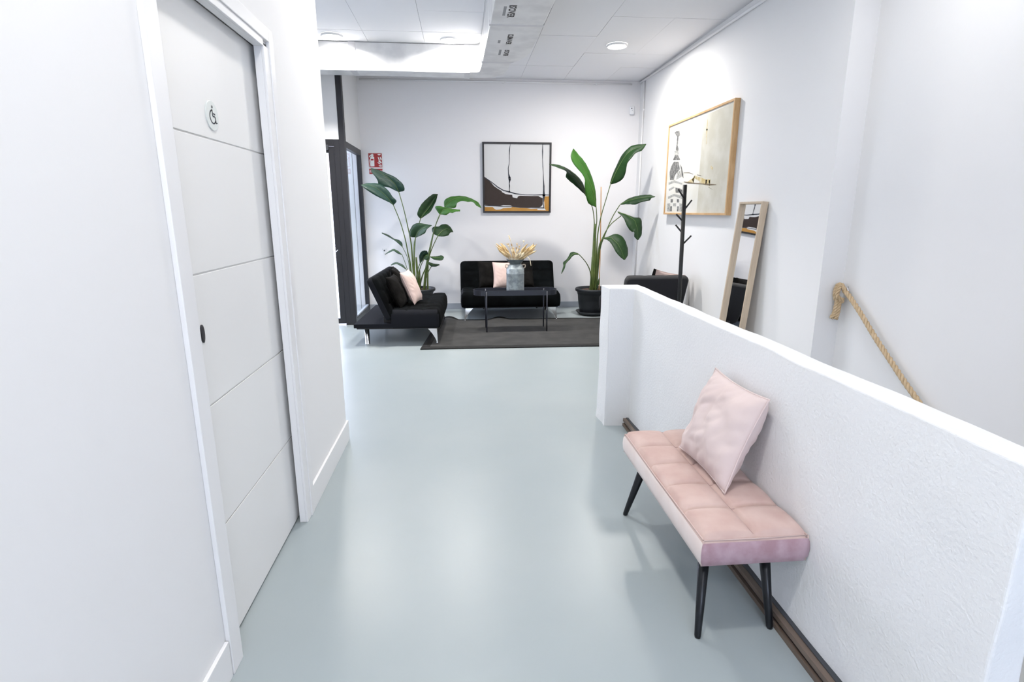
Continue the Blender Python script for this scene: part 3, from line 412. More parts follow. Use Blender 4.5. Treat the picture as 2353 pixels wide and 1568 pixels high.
# floor with the opening of the stairwell left out
bm = bmesh.new()
box(bm, (XFL, YN, -.25), (1.18, YPOST + .12, 0)); box(bm, (XWIN-.1, YPOST + .12, -.25), (1.18, YB + .1, 0))
box(bm, (1.18, 3.30, -.25), (XW + .1, YB + .1, 0)); box(bm, (1.18, YN, -.25), (XW + .1, .80, 0))
struct('floor', bm, 'floor')
# stairwell: steps going down towards the viewer, behind the low wall
bm = bmesh.new()
box(bm, (1.18, .70, -2.2), (XW, .80, -.25)); box(bm, (1.08, .70, -2.2), (1.18, 3.40, -.25)); box(bm, (1.18, 3.30, -2.2), (XW, 3.40, -.25))
box(bm, (1.08, .70, -2.3), (XW + .1, 3.40, -2.2))
struct('wall_stairwell', bm, 'wall')
stair = bpy.data.objects.new('trim_3', None); C.objects.link(stair); stair['kind'] = 'structure'; stair['label'] = 'flight of steps going down behind the low white wall'
for i in range(9):
    link('step', bx((1.182, 3.30 - (i+1)*.262, -2.199), (XW - .002, 3.30 - i*.262 - .002, -.18*(i+1)), 0), 'stair', stair)
# ceiling: backing slab and separate tiles
cbm = bmesh.new(); box(cbm, (XFL - .1, YN - .1, H + .012), (XW + .2, YB + .2, H + .15))
ceiling = struct('ceiling', cbm, 'ceiling_gap')
link('plain_ceiling', bx((XFL, YN, H), (XW, 3.16, H + .012)), 'ceiling', ceiling)
tx, ty = .6, .615
tile_mesh = {}
yb = [5.62 + ty * k for k in range(-4, 5)]
xb = [.84 + tx * k for k in range(-8, 4)]
rt = random.Random(3)
for i, x0 in enumerate(xb):
    for j, y0 in enumerate(yb):
        a = max(x0, XFL); b = min(x0 + tx, XW if y0 < YP else XR + .05); c = y0; d = min(y0 + ty, YB)
        if y0 < 3.18: c = 3.162
        if b - a < .05 or d - c < .05: continue
        g = .0013
        dz = rt.uniform(0, .0035)
        key = (round(b - a, 3), round(d - c, 3))
        if key not in tile_mesh:
            tb = bmesh.new(); w, h = (b - a) / 2 - g, (d - c) / 2 - g
            box(tb, (-w, -h, 0), (w, h, .009), 0)
            o = link('ceiling_tile', tb, 'ceiling', ceiling); tile_mesh[key] = o.data
        else:
            o = bpy.data.objects.new('ceiling_tile', tile_mesh[key]); C.objects.link(o); o.parent = ceiling
        o.location = ((a + b) / 2, (c + d) / 2, H + dz - .001)

# left wall with the opening of the sliding door
DY0, DY1, DH = 1.56, 2.50, 2.06
bm = bmesh.new()
box(bm, (XL - .16, YN, 0), (XL, DY0, H)); box(bm, (XL - .16, DY1, 0), (XL, Y1, H)); box(bm, (XL - .16, DY0, DH), (XL, DY1, H))
box(bm, (XL - .16, DY0, 0), (XL - .10, DY1, DH))
struct('wall_left', bm, 'wall')
bm = bmesh.new(); box(bm, (XFL, Y1 - .12, 0), (XL - .16, Y1, H)); struct('wall_corridor', bm, 'wall')
bm = bmesh.new(); box(bm, (XFL - .12, Y1 - .12, 0), (XFL, YPOST + .1, H)); struct('wall_far_left', bm, 'wall')
bm = bmesh.new(); box(bm, (XWIN - .12, YB, 0), (XR + .12, YB + .12, H)); struct('wall_back', bm, 'wall_back')
bm = bmesh.new(); box(bm, (XR, YP, 0), (XW + .12, YB, H)); struct('wall_right', bm, 'wall')
bm = bmesh.new(); box(bm, (XW, YN, -2.2), (XW + .12, YP, H)); struct('wall_stair_side', bm, 'wall')
bm = bmesh.new()                                   # wall behind the viewpoint; unseen window added to let in cool fill light
WA, WB, WC, WD = -.40, 1.40, .95, 2.35
box(bm, (XL - .16, YN - .12, 0), (XW + .12, YN, WC)); box(bm, (XL - .16, YN - .12, WD), (XW + .12, YN, H))
box(bm, (XL - .16, YN - .12, WC), (WA, YN, WD)); box(bm, (WB, YN - .12, WC), (XW + .12, YN, WD))
struct('wall_near', bm, 'wall')
w2 = bpy.data.objects.new('added_fill_window', None); C.objects.link(w2); w2['kind'] = 'structure'
bm = bmesh.new()
for a, b in (((WA, YN-.09, WC), (WB, YN-.03, WC+.06)), ((WA, YN-.09, WD-.06), (WB, YN-.03, WD)), ((WA, YN-.09, WC+.06), (WA+.06, YN-.03, WD-.06)), ((WB-.06, YN-.09, WC+.06), (WB, YN-.03, WD-.06))): box(bm, a, b)
link('window_frame', bm, 'white_paint', w2); link('pane', bx((WA+.05, YN-.065, WC+.05), (WB-.05, YN-.06, WD-.05)), 'glass', w2)
# wall over the side window and over the shop front
bm = bmesh.new(); box(bm, (XWIN - .12, YPOST + .062, 2.24), (XWIN, YB, H))
struct('wall_window', bm, 'wall')
bm = bmesh.new(); box(bm, (XFL, YPOST, 2.252), (XWIN - .066, YPOST + .05, H)); struct('wall_transom', bm, 'wall')

# skirtings
def rail(name, a, b, m, bev=.003, label=None):
    o = struct(name, bx(a, b, bev), m)
    if label: o['label'] = label
    return o
rail('baseboard_left', (XL, YN, 0), (XL + .013, 1.525, .128), 'white_paint')
rail('baseboard_left_far', (XL, 2.522, 0), (XL + .013, Y1 + .013, .128), 'white_paint')
rail('baseboard_left_end', (XL - .16, Y1, 0), (XL, Y1 + .013, .128), 'white_paint')
rail('baseboard_back', (XWIN, YB - .012, 0), (XR, YB, .085), 'skirt_grey')
rail('baseboard_right', (XR - .012, YP, 0), (XR, YB - .012, .085), 'skirt_grey')

# ---------------------------------------------------------------- sliding door
door = bpy.data.objects.new('door_1', None); C.objects.link(door); door['kind'] = 'structure'
door['label'] = 'white sliding door with grooves and an accessible toilet sign'
link('door_leaf', bx((-.838, 1.50, .010), (-.8065, 2.470, 2.050)), 'door', door)
link('stile', bx((-.8065, 1.50, .010), (-.802, 1.7285, 2.050)), 'door', door)
zz = [.010, .410, .822, 1.234, 1.647, 2.050]
for a, b in zip(zz, zz[1:]):
    lo = a + (.0024 if a > .02 else 0); hi = b - (.0024 if b < 2.04 else 0)
    link('panel', bx((-.8065, 1.7285, lo), (-.802, 2.470, hi), .0018), 'door', door)
link('slot', bx((-.8300, 2.471, 0), (-.812, 2.499, 2.058)), 'slot', door)
# frame: jamb reveal and stepped architrave
bm = bmesh.new()
box(bm, (-.785, 2.412, 0), (XL - .0, 2.500, 2.052), .002)
link('jamb', bm, 'white_paint', door)
bm = bmesh.new(); box(bm, (-.785, 1.50, 2.040), (XL, 2.412, 2.100), .002); link('head_lining', bm, 'white_paint', door)
bm = bmesh.new(); box(bm, (XL, 2.412, 0), (XL + .010, 2.470, 2.045), .002); box(bm, (XL, 2.470, 0), (XL + .015, 2.520, 2.120), .003); link('architrave', bm, 'white_paint', door)
bm = bmesh.new(); box(bm, (XL, 1.530, 0), (XL + .015, 1.602, 2.120), .003); link('architrave', bm, 'white_paint', door)
bm = bmesh.new(); box(bm, (XL, 1.602, 2.040), (XL + .010, 2.412, 2.068), .002); box(bm, (XL, 1.602, 2.068), (XL + .015, 2.470, 2.120), .003); link('architrave', bm, 'white_paint', door)
lk = bmesh.new(); lathe(lk, [(.021, 0), (.021, .004), (.016, .005)], 24)
lo = link('flush_pull', lk, 'frame_dark', door, True, 'small dark recessed finger pull'); lo.matrix_local = basis((0, 1, 0), (0, 0, 1), (-.802, 1.738, 1.054)) @ Matrix.Scale(1.0, 4)
lo.scale = (.55, 1.35, 1)
# accessible toilet sign
sg = thing('toilet_sign', 'round grey sign with a wheelchair symbol on the white sliding door', 'sign', (-.8018, WHEEL['c'][1], WHEEL['c'][2]))
b = bmesh.new(); lathe(b, [(.046, 0), (.046, .003), (.045, .0036)], 48)
o = link('sign_plate', b, 'plate', sg, False); o.matrix_local = basis((0, 1, 0), (0, 0, 1), (0, 0, 0))
def rel(pts, off=(-.7975, 0, 0)):
    c = Vector((-.8018, WHEEL['c'][1], WHEEL['c'][2]))
    return [Vector(p) - c for p in pts]
b = bmesh.new(); k = .0038
h = rel([WHEEL['head']])[0]; h.x = .0040
vs = [(.0040, h.y + .0046*math.cos(t*math.pi/8), h.z + .0046*math.sin(t*math.pi/8)) for t in range(16)]
flat(b, vs, (0, 0, 0), (.0004, 0, 0))
for nm in ('wheel', 'arm', 'leg'):
    pp = rel(WHEEL[nm])
    for q in pp: q.x = .0040
    if nm == 'wheel': pp = spline(pp, 40)
    stroke(b, pp, [k if nm != 'arm' else .0048] * len(pp), (1, 0, 0), (0, 0, 0), (.0004, 0, 0))
link('wheelchair_symbol', b, 'ink', sg)

# ---------------------------------------------------------------- shop front and side window
d2 = bpy.data.objects.new('door_2', None); C.objects.link(d2); d2['kind'] = 'structure'
d2['label'] = 'glazed entrance door in a dark frame'
y0, y1 = YPOST, YPOST + .06
link('corner_post', bx((XWIN - .066, y0 - .005, 0), (XWIN, y1 + .02, H), .003), 'frame_dark', d2)
link('door_jamb', bx((-1.500, y0, 0), (-1.4375, y1, 2.252), .002), 'frame_dark', d2)
link('header', bx((XFL, y0 - .003, 2.175), (-1.500, y1, 2.252), .002), 'frame_dark', d2)
lf = link('door_stile', bx((-1.572, y0 + .008, .02), (-1.503, y1 - .004, 2.170), .002), 'frame_dark', d2)
link('door_stile', bx((-2.45, y0 + .008, .02), (-2.38, y1 - .004, 2.170), .002), 'frame_dark', d2)
link('door_jamb', bx((-2.52, y0, 0), (-2.453, y1, 2.175), .002), 'frame_dark', d2)
link('door_rail', bx((-2.38, y0 + .008, 2.10), (-1.572, y1 - .004, 2.170), .002), 'frame_dark', d2)
link('door_rail', bx((-2.38, y0 + .008, .02), (-1.572, y1 - .004, .085), .002), 'frame_dark', d2)
link('door_glass', bx((-2.38, y0 + .028, .085), (-1.572, y0 + .034, 2.10)), 'glass', d2)
link('fixed_glass', bx((XFL, y0 + .028, .06), (-2.52, y0 + .034, 2.175)), 'glass', d2)
link('sill_rail', bx((XFL, y0, 0), (-2.52, y1, .06), .002), 'frame_dark', d2)
bm = bmesh.new(); box(bm, (-1.80, y0 - .045, 2.13), (-1.56, y0 - .004, 2.185), .006); link('door_closer', bm, 'strip_grey', d2)
bm = bmesh.new(); tube(bm, [(-1.555, y0 - .03, .93), (-1.535, y0 - .05, .95), (-1.525, y0 - .055, .955)], .005, 8); tube(bm, [(-1.555, y0 + .01, .93), (-1.555, y0 - .03, .93)], .004, 8); link('door_handle', bm, 'chrome', d2, True)
w1 = bpy.data.objects.new('window_1', None); C.objects.link(w1); w1['kind'] = 'structure'
w1['label'] = 'tall dark framed side window beside the corner post'
x0, x1 = XWIN - .06, XWIN
bm = bmesh.new(); ya, yb_ = YPOST + .08, YB - .002
box(bm, (x0, ya, 2.165), (x1, yb_, 2.24), .002); box(bm, (x0, ya, 0), (x1, yb_, .075), .002); box(bm, (x0, yb_ - .045, .075), (x1, yb_, 2.165), .002)
link('window_frame', bm, 'frame_dark', w1)
link('pane', bx((x0 + .026, ya, .07), (x0 + .032, yb_ - .04, 2.17)), 'glass', w1)
bm = bmesh.new(); box(bm, (x0 + .01, ya, .075), (x1 - .012, yb_ - .045, .095), .002); link('glazing_bead', bm, 'skirt_grey', w1)

# ---------------------------------------------------------------- street outside
ex = bmesh.new(); box(ex, (-16, YPOST + .13, -.30), (XWIN - .13, 16, -.04)); o = struct('ground_street', ex, 'stone')
ex = bmesh.new(); box(ex, (-1.62, YB + .0, -.04), (XWIN - .13, 9.2, 4.2), .0); struct('wall_outside_pier', ex, 'wall')
bd = thing('street_building', 'pale building across the street seen through the entrance glass', 'building', (-6, 16, 0))
link('wall', bx((-9, 0, -.3), (8, .4, 7)), 'facade', bd)
link('brick_band', bx((-9, -.02, 1.95), (8, 0, 2.9)), 'facade_red', bd)
link('ledge', bx((-9, -.08, 1.74), (8, 0, 1.86)), 'facade', bd)
link('ledge', bx((-9, -.06, 1.02), (8, 0, 1.10)), 'skirt_grey', bd)
for k in range(7):
    link('shutter_slat', bx((-9, -.05, .10 + k*.075), (8, -.01, .10 + k*.075 + .055)), 'shutter', bd)
link('plinth', bx((-9, -.07, -.3), (8, 0, -.18)), 'facade', bd)

# ---------------------------------------------------------------- low wall beside the bench
pts = [(1.095, .892), (1.18, .892), (1.18, 3.66), (.925, 3.655), (.935, 3.462), (1.095, 3.452)]
bm = bmesh.new(); prism(bm, pts, 0, .934)
bmesh.ops.recalc_face_normals(bm, faces=bm.faces)
for ax, lo_, hi_, stp in ((1, .885, 3.66, .06), (2, 0, .934, .06)):
    q = lo_ + stp
    while q < hi_ - .02:
        co = [0, 0, 0]; co[ax] = q; nn = [0, 0, 0]; nn[ax] = 1
        bmesh.ops.bisect_plane(bm, geom=bm.verts[:] + bm.edges[:] + bm.faces[:], plane_co=co, plane_no=nn); q += stp
shp = [e for e in bm.edges if len(e.link_faces) == 2 and e.calc_face_angle(0) > .6 and e.verts[0].co.z + e.verts[1].co.z > .02]
bmesh.ops.bevel(bm, geom=shp, offset=.007, segments=3, affect='EDGES', profile=.5)
for v in bm.verts:
    p = v.co
    if p.z > .001:
        v.co = p + Vector((noise.noise(p * 5), noise.noise(p * 5 + Vector((9, 2, 1))), noise.noise(p * 6 + Vector((3, 8, 5))) * .8)) * .0055
    elif p.y > 3.44 and p.x < 1.09: v.co.x -= .012 * noise.noise(p * 20) + .006
hw = struct('wall_partition', bm, 'stucco', smooth=False)
hw['label'] = 'low rough white plastered wall beside the pink bench'
# striped skirting strip at its foot
tr = bpy.data.objects.new('trim_1', None); C.objects.link(tr); tr['kind'] = 'structure'; tr['label'] = 'brown and black striped strip along the foot of the low wall'
ya_, yb_ = .89, 3.478
link('slat', bx((1.055, ya_, 0), (1.075, yb_, .019), .0015), 'strip_brown', tr)
link('groove', bx((1.067, ya_, .015), (1.085, yb_, .036)), 'strip_black', tr)
link('slat', bx((1.058, ya_, .0335), (1.080, yb_, .053), .0015), 'strip_brown', tr)
link('backing', bx((1.0785, ya_, 0), (1.099, yb_ + .0, .057), .0015), 'strip_grey', tr)
# ---------------------------------------------------------------- ceiling lights
def downlight(x, y, label, group=None, power=LAMP_POWER, beam=175):
    t = thing('ceiling_light', label, 'ceiling light', (x, y, H - .022), 0, group)
    b = bmesh.new(); lathe(b, [(.112, .022), (.112, .006), (.108, .001), (.102, .0), (.102, .004)], 40, cap=False); link('trim_ring', b, 'white_paint', t, True)
    b = bmesh.new(); lathe(b, [(.103, .004), (.09, .0015), (.05, 0), (.001, 0)], 40); link('diffuser', b, 'lamp', t, True)
    d = bpy.data.lights.new('lamp_light', 'AREA'); d.shape = 'DISK'; d.size = .2; d.energy = power; d.color = LAMP_COLOR; d.spread = R(beam)
    o = bpy.data.objects.new('lamp_light', d); C.objects.link(o); o.parent = t; o.location = (0, 0, -.004)
    return t
downlight(-1.295, 6.42, 'round ceiling light farthest left, above the entrance side', None, LAMP_POWER * .85, 158)
downlight(-.081, 6.45, 'round ceiling light just left of the foil duct corner', None, LAMP_POWER * .85, 158)
downlight(1.729, 6.51, 'round ceiling light right of the foil duct, near the right wall', None, LAMP_POWER * 1.05)
for x, y, p_, w_ in ((-.08, 3.55, 1, 'above the corridor between the door and the low wall'), (-.10, .80, 1.15, 'directly above the viewpoint'), (1.95, 2.9, .45, 'above the upper end of the stairs'), (.3, -1.4, 1, 'behind the viewpoint near the added window')):
    downlight(x, y, 'dimmer round corridor light ' + w_, 'corridor ceiling lights', HALL_POWER * p_)

# ---------------------------------------------------------------- insulated foil duct
ZB, ZT = 2.90, H - .003
duct = thing('air_duct', 'silver foil insulated air duct turning a corner under the ceiling', 'air duct', (0, 0, 0))
def seg(name, poly, z0=ZB, z1=ZT, bev=.008, m='foil'):
    b = bmesh.new(); prism(b, poly, z0, z1, bev); return link(name, b, m, duct)
seg('duct_section', [(.285, 3.0), (.735, 3.0), (.697, 4.985), (.262, 4.985)])
seg('duct_section', [(.262, 4.992), (.697, 4.992), (.702, 5.24), (.691, 5.50), (.682, 5.80), (.655, 5.97), (.60, 6.10), (.545, 6.165), (.240, 6.165)])
seg('duct_elbow', [(.240, 6.172), (.530, 6.172), (.530, 6.40), (.50, 6.70), (.36, 6.89), (.225, 6.90), (.10, 6.89), (.10, 6.630), (.19, 6.625), (.225, 6.60), (.236, 6.55)], ZB + .006)
seg('duct_section', [(.095, 6.630), (.095, 6.885), (-1.13, 6.86), (-1.13, 6.615)])
seg('duct_section', [(-1.137, 6.615), (-1.137, 6.86), (-3.5, 6.84), (-3.5, 6.59)])
seg('seam_tape', [(.255, 4.965), (.705, 4.965), (.705, 5.012), (.255, 5.012)], ZB - .0015, ZB + .03, .001, 'tape')
seg('seam_tape', [(.232, 6.14), (.56, 6.14), (.535, 6.19), (.232, 6.19)], ZB - .0015, ZB + .03, .001, 'tape')
seg('seam_tape', [(.06, 6.622), (.12, 6.618), (.12, 6.896), (.06, 6.896)], ZB - .0015, ZT, .001, 'tape')
seg('seam_tape', [(-1.17, 6.607), (-1.10, 6.607), (-1.10, 6.87), (-1.17, 6.87)], ZB - .0015, ZT, .001, 'tape')
# printing on the underside, read from near to far
dm = lambda x, y: basis((0, 1, 0), (1, 0, 0), (x, y, ZB - .0006))
text_mesh('CLIMAVER', .066, 'duct_ink', 'printed_word', duct, dm(.432, 5.215))
text_mesh("IS'OVER", .062, 'duct_ink', 'printed_word', duct, dm(.438, 5.70))
text_mesh("IS'OVER", .078, 'duct_ink', 'printed_word', duct, dm(.385, 4.53))
for x, y, ln in ((.355, 5.40, .09), (.385, 5.70, .18), (.345, 4.56, .20)):
    b = bmesh.new(); flat(b, [(x, y, ZB - .0006), (x + .022, y, ZB - .0006), (x + .022, y + ln, ZB - .0006), (x, y + ln, ZB - .0006)], (0, 0, 0), (0, 0, .0004))
    link('printed_block', b, 'duct_ink_pale', duct)
text_mesh('CLIMAVER', .075, 'duct_ink_pale', 'printed_word', duct, basis((1, 0, 0), (0, 0, 1), (-1.80, 6.6035, 3.0)))

# ---------------------------------------------------------------- conduits
def pipe(name, label, pts, r, clips, wallward):
    t = thing(name, label, 'conduit', (0, 0, 0))
    b = bmesh.new(); tube(b, pts, r, 12); link('tube', b, 'conduit', t, True)
    for c in clips:
        c = Vector(c); w = Vector(wallward)
        b = bmesh.new(); s = .014
        box(b, tuple(c - Vector((s, s, s)) * .9), tuple(c + Vector((s, s, s)) * .9), .003)
        link('clip', b, 'conduit', t)
pipe('conduit', 'white conduit running along the top of the right wall', [(XR - .016, 3.76, 3.10), (XR - .016, 8.19, 3.165)], .0135, [(XR - .014, 6.08, 3.135), (XR - .014, 4.6, 3.113)], (1, 0, 0))
pipe('conduit', 'white conduit dropping down the right wall near the far corner', [(XR - .014, 8.0, 3.15), (XR - .014, 8.02, .03)], .0105, [(XR - .012, 8.0, 2.78), (XR - .012, 8.01, 1.62), (XR - .012, 8.02, .92)], (1, 0, 0))
pipe('conduit', 'white conduit along the top of the back wall', [(-1.335, YB - .016, 3.145), (2.41, YB - .016, 3.145)], .011, [(-1.08, YB - .014, 3.14), (.6, YB - .014, 3.14), (1.9, YB - .014, 3.14)], (0, 1, 0))
# motion detector, bare wall box, extinguisher sign
t = thing('motion_detector', 'small white motion detector high in the far right corner', 'detector', (2.425, YB - .03, 2.80), R(-20))
o = link('housing', bx((-.032, -.03, -.055), (.032, .03, .055), .012), 'plastic', t, True)
b = bmesh.new(); lathe(b, [(.008, 0), (.008, .003)], 16); o = link('lens', b, 'ink', t); o.matrix_local = basis((1, 0, 0), (0, 0, 1), (-.004, -.0335, .022))
b = bmesh.new(); lathe(b, [(.005, 0), (.005, .003)], 16); o = link('lens', b, 'skirt_grey', t); o.matrix_local = basis((1, 0, 0), (0, 0, 1), (.004, -.0335, -.004))
link('bracket', bx((.01, .02, -.04), (.03, .05, -.01), .003), 'plastic', t)
t = thing('wall_socket_box', 'bare wall box with loose wires on the back wall behind the left plant', 'wall box', (-1.122, YB, .861))
b = bmesh.new(); pr_ = [(-.033, .034), (.033, .034), (.033, -.012), (.012, -.036), (-.010, -.036), (-.033, -.010)]
va = [(x, -.006, z) for x, z in pr_]; flat(b, va, (0, 0, 0), (0, .006, 0)); link('mounting_plate', b, 'conduit', t)
b = bmesh.new(); lathe(b, [(.011, 0), (.011, .002)], 20); o = link('cable_hole', b, 'strip_grey', t); o.matrix_local = basis((1, 0, 0), (0, 0, 1), (0, -.0065, .006))
for sx in (-.025, .025): link('screw_hole', bx((sx - .005, -.008, .022), (sx + .005, -.0055, .030), .001), 'skirt_grey', t)
b = bmesh.new(); tube(b, spline([(-.005, -.004, -.034), (-.002, -.015, -.06), (-.006, -.018, -.10)], 8), .0022, 6); tube(b, spline([(-.005, -.004, -.06), (-.02, -.012, -.066), (-.042, -.012, -.055)], 8), .0022, 6); link('wires', b, 'conduit', t, True)
t = thing('extinguisher_sign', 'red fire extinguisher sign on the back wall above the left plant', 'sign', (0, 0, 0))
(a1, a2), (b1, b2), (c1, c2) = EXT['rects']
link('backing', bx((c1[0], YB - .004, c2[2]), (c2[0], YB, c1[2])), 'sign_white', t)
link('picture_panel', bx((a1[0] + .003, YB - .0055, a2[2] + .002), (a2[0] - .003, YB - .004, a1[2] - .003)), 'red', t)
link('word_panel', bx((a1[0] + .003, YB - .0055, b2[2] + .003), (a2[0] - .003, YB - .004, b1[2] - .001)), 'red', t)
b = bmesh.new(); flat(b, EXT['body'], (0, YB - .0062 - 8.197, 0), (0, .0005, 0))
hs = spline([(p[0], YB - .0062, p[2]) for p in EXT['hose'][:5]], 14); stroke(b, hs, [.006] * 14, (0, 1, 0), (0, 0, 0), (0, .0005, 0))
link('extinguisher_symbol', b, 'sign_white', t)
b = bmesh.new(); flat(b, EXT['lab'], (0, YB - .0068 - 8.197, 0), (0, .0004, 0)); link('symbol_label', b, 'red', t)
b = bmesh.new()
for f in EXT['fl']: flat(b, f, (0, YB - .0062 - 8.197, 0), (0, .0005, 0))
link('flame_symbol', b, 'sign_white', t)
text_mesh('EXTINTOR', .038, 'sign_white', 'printed_word', t, basis((1, 0, 0), (0, 0, 1), (a1[0] + .010, YB - .006, b2[2] + .025)))

# ---------------------------------------------------------------- pictures
pc = thing('framed_painting', 'square abstract painting in a thin black frame on the back wall', 'painting', (0, 0, 0))
x0, x1, z0, z1 = .304, 1.283, 1.396, 2.360
yb = YB
link('canvas', bx((x0 + .01, 8.180, z0 + .01), (x1 - .01, yb - .002, z1 - .01)), 'canvas', pc)
fw = .024
for a, b in (((x0, 8.165, z0), (x0 + fw, yb, z1)), ((x1 - fw, 8.165, z0), (x1, yb, z1)), ((x0 + fw, 8.165, z0), (x1 - fw, yb, z0 + fw)), ((x0 + fw, 8.165, z1 - fw), (x1 - fw, yb, z1))):
    link('frame_bar', bx(a, b, .002), 'black_frame', pc)
def clampx(p): return (min(max(p[0], x0 + fw), x1 - fw), p[1], min(max(p[2], z0 + fw), z1 - fw))
b = bmesh.new(); flat(b, [clampx(p) for p in ART1['brown']], (0, .0012, 0), (0, .0006, 0)); link('brown_shape', b, 'art_brown', pc)
b = bmesh.new(); flat(b, [clampx(p) for p in ART1['ochre']], (0, .0012, 0), (0, .0006, 0)); link('ochre_shape', b, 'art_ochre', pc)
b = bmesh.new()
for ptsx, ws in ART1['ink']:
    stroke(b, [clampx(p) for p in ptsx], [w * .00079 * 1.25 for w in ws], (0, 1, 0), (0, .0004, 0), (0, .0006, 0))
link('black_lines', b, 'ink', pc)
p2 = thing('framed_print', 'large oak framed print of a domed tower on the right wall', 'print', (0, 0, 0))
y0, y1, z0, z1 = 5.190, 6.860, 1.377, 2.418
link('paper', bx((2.500, y0 + .01, z0 + .01), (2.515, y1 - .01, z1 - .01)), 'art_canvas', p2)
fw = .022
for a, b in (((2.488, y0, z0), (XR, y0 + fw, z1)), ((2.488, y1 - fw, z0), (XR, y1, z1)), ((2.488, y0 + fw, z0), (XR, y1 - fw, z0 + fw)), ((2.488, y0 + fw, z1 - fw), (XR, y1 - fw, z1))):
    link('frame_bar', bx(a, b, .003), 'oak', p2)
def cy(p): return (2.4992, min(max(p[1], y0 + fw), y1 - fw), min(max(p[2], z0 + fw), z1 - fw))
def art(name, polys, m, dx):
    b = bmesh.new()
    for q in polys: flat(b, [cy(p) for p in q], (dx, 0, 0), (.0004, 0, 0))
    link(name, b, m, p2)
art('beige_wash', [ART2['beige']], 'art_beige', 0)
for q in ART2['grey']: art('grey_stonework', [q], 'art_grey', -.0006)
for q in ART2['dark']: art('charcoal_patch', [q], 'art_dark', -.0012)
for nm, mt_, key, dx in (('yellow_stain', 'art_yellow', 'yellow', -.0006), ('umber_line', 'art_line', 'line', -.0014)):
    for ptsx, ws in ART2[key]:
        b = bmesh.new(); stroke(b, [cy(p) for p in ptsx], [w * .00135 for w in ws], (1, 0, 0), (dx, 0, 0), (.0004, 0, 0))
        link(nm, b, mt_, p2)

# ---------------------------------------------------------------- leaning mirror
mw, mh, md = .40, 1.50, .052
th = math.atan2(.094, 1.07)
mr = thing('floor_mirror', 'tall narrow mirror in a pale wooden box frame leaning on the right wall', 'mirror')
# local x = along the wall (towards -Y), y = out of the back, z = up the frame
zax = Vector((math.sin(th), 0, math.cos(th))); xax = Vector((0, -1, 0)); yax = zax.cross(xax)
if yax.x < 0: pass
mm = Matrix.Identity(4)
for r in range(3): mm[r][0] = xax[r]; mm[r][1] = yax[r]; mm[r][2] = zax[r]
topb = Vector((2.535, 4.53, 1.492))
# back plane passes through topb; origin at bottom, near side, back
base = topb - zax * mh
mm.translation = base
mr.matrix_world = mm
sgn = 1 if yax.x > 0 else -1        # sign of local y that points to the wall
def mbox(x0_, x1_, f0, f1, z0_, z1_, bev=.002):
    ys = sorted((-sgn * f0, -sgn * f1)); xs = sorted((-x0_, -x1_))
    return bx((xs[0], ys[0], z0_), (xs[1], ys[1], z1_), bev)
w_ = .0185
link('frame_side', mbox(0, w_, 0, md, 0, mh), 'pale_oak', mr)
link('frame_side', mbox(mw - w_, mw, 0, md, 0, mh), 'pale_oak', mr)
link('frame_top', mbox(w_, mw - w_, 0, md, mh - w_, mh), 'pale_oak', mr)
link('frame_bottom', mbox(w_, mw - w_, 0, md, 0, w_), 'pale_oak', mr)
link('backing', mbox(w_, mw - w_, .010, .018, w_, mh - w_, 0), 'pale_oak', mr)
link('mirror_glass', mbox(w_, mw - w_, .0185, .0225, w_, mh - w_, 0), 'mirror', mr)

# ---------------------------------------------------------------- coat rack
cr_ = thing('coat_rack', 'black metal coat stand with short angled pegs in front of the right wall', 'coat rack', (1.985, 4.9, 0))
b = bmesh.new(); tube(b, [(0, 0, .02), (-.028, 0, 1.668)], .0185, 20); link('pole', b, 'rack', cr_, True)
cr_.scale = (.96, .96, .985)
for k in range(4):
    a = k * math.pi / 2 + .4
    b = bmesh.new(); tube(b, [(0, 0, .06), (.12*math.cos(a), .12*math.sin(a), .035), (.22*math.cos(a), .22*math.sin(a), .012)], .012, 10); link('foot', b, 'rack', cr_, True)
for zb_, dx, dy, zt in ((1.545, -.075, -.03, 1.628), (1.443, .078, .02, 1.535), (1.345, -.07, .0, 1.412), (1.242, -.06, .03, 1.317), (1.136, .076, -.02, 1.222)):
    xp = -.028 * zb_ / 1.668
    b = bmesh.new(); tube(b, [(xp, 0, zb_), (xp + dx, dy, zt)], .0075, 10); link('peg', b, 'rack', cr_, True)
link('collar', bx((-.024, -.024, .52), (.008, .024, .525), .001), 'rack', cr_)

# ---------------------------------------------------------------- rope handrail
rp = thing('rope_handrail', 'twisted jute rope handrail knotted at an eyelet on the stair wall', 'rope')
path = spline([(2.683, 3.672, .868), (2.68, 3.60, .829), (2.68, 3.469, .732), (2.68, 3.322, .614), (2.68, 3.144, .484), (2.68, 3.02, .394), (2.68, 2.912, .322), (2.68, 2.4, -.02), (2.68, 1.6, -.58), (2.68, .95, -1.03)], 240)
def strand(path, r0, rs, turns_per_m, ph):
    out = []; L_ = 0
    for i, p in enumerate(path):
        if i: L_ += (p - path[i-1]).length
        t = (path[min(i+1, len(path)-1)] - path[max(i-1, 0)]).normalized()
        u = t.cross(Vector((1, 0, 0.01))).normalized(); v = t.cross(u)
        a = ph + L_ * turns_per_m * 2 * math.pi
        out.append(p + (u*math.cos(a) + v*math.sin(a)) * r0)
    return out
for k in range(3):
    b = bmesh.new(); tube(b, strand(path, .0092, .0095, 10, k * 2.094), .0086, 7); link('strand', b, 'rope', rp, True)
def ropebit(name, pts, n, r=.0088, sr=.0095, hz=14):
    b = bmesh.new(); pth = spline(pts, n)
    for k in range(3): tube(b, strand(pth, r * .75, 0, hz, k * 2.094), r * .78, 6)
    link(name, b, 'rope', rp, True)
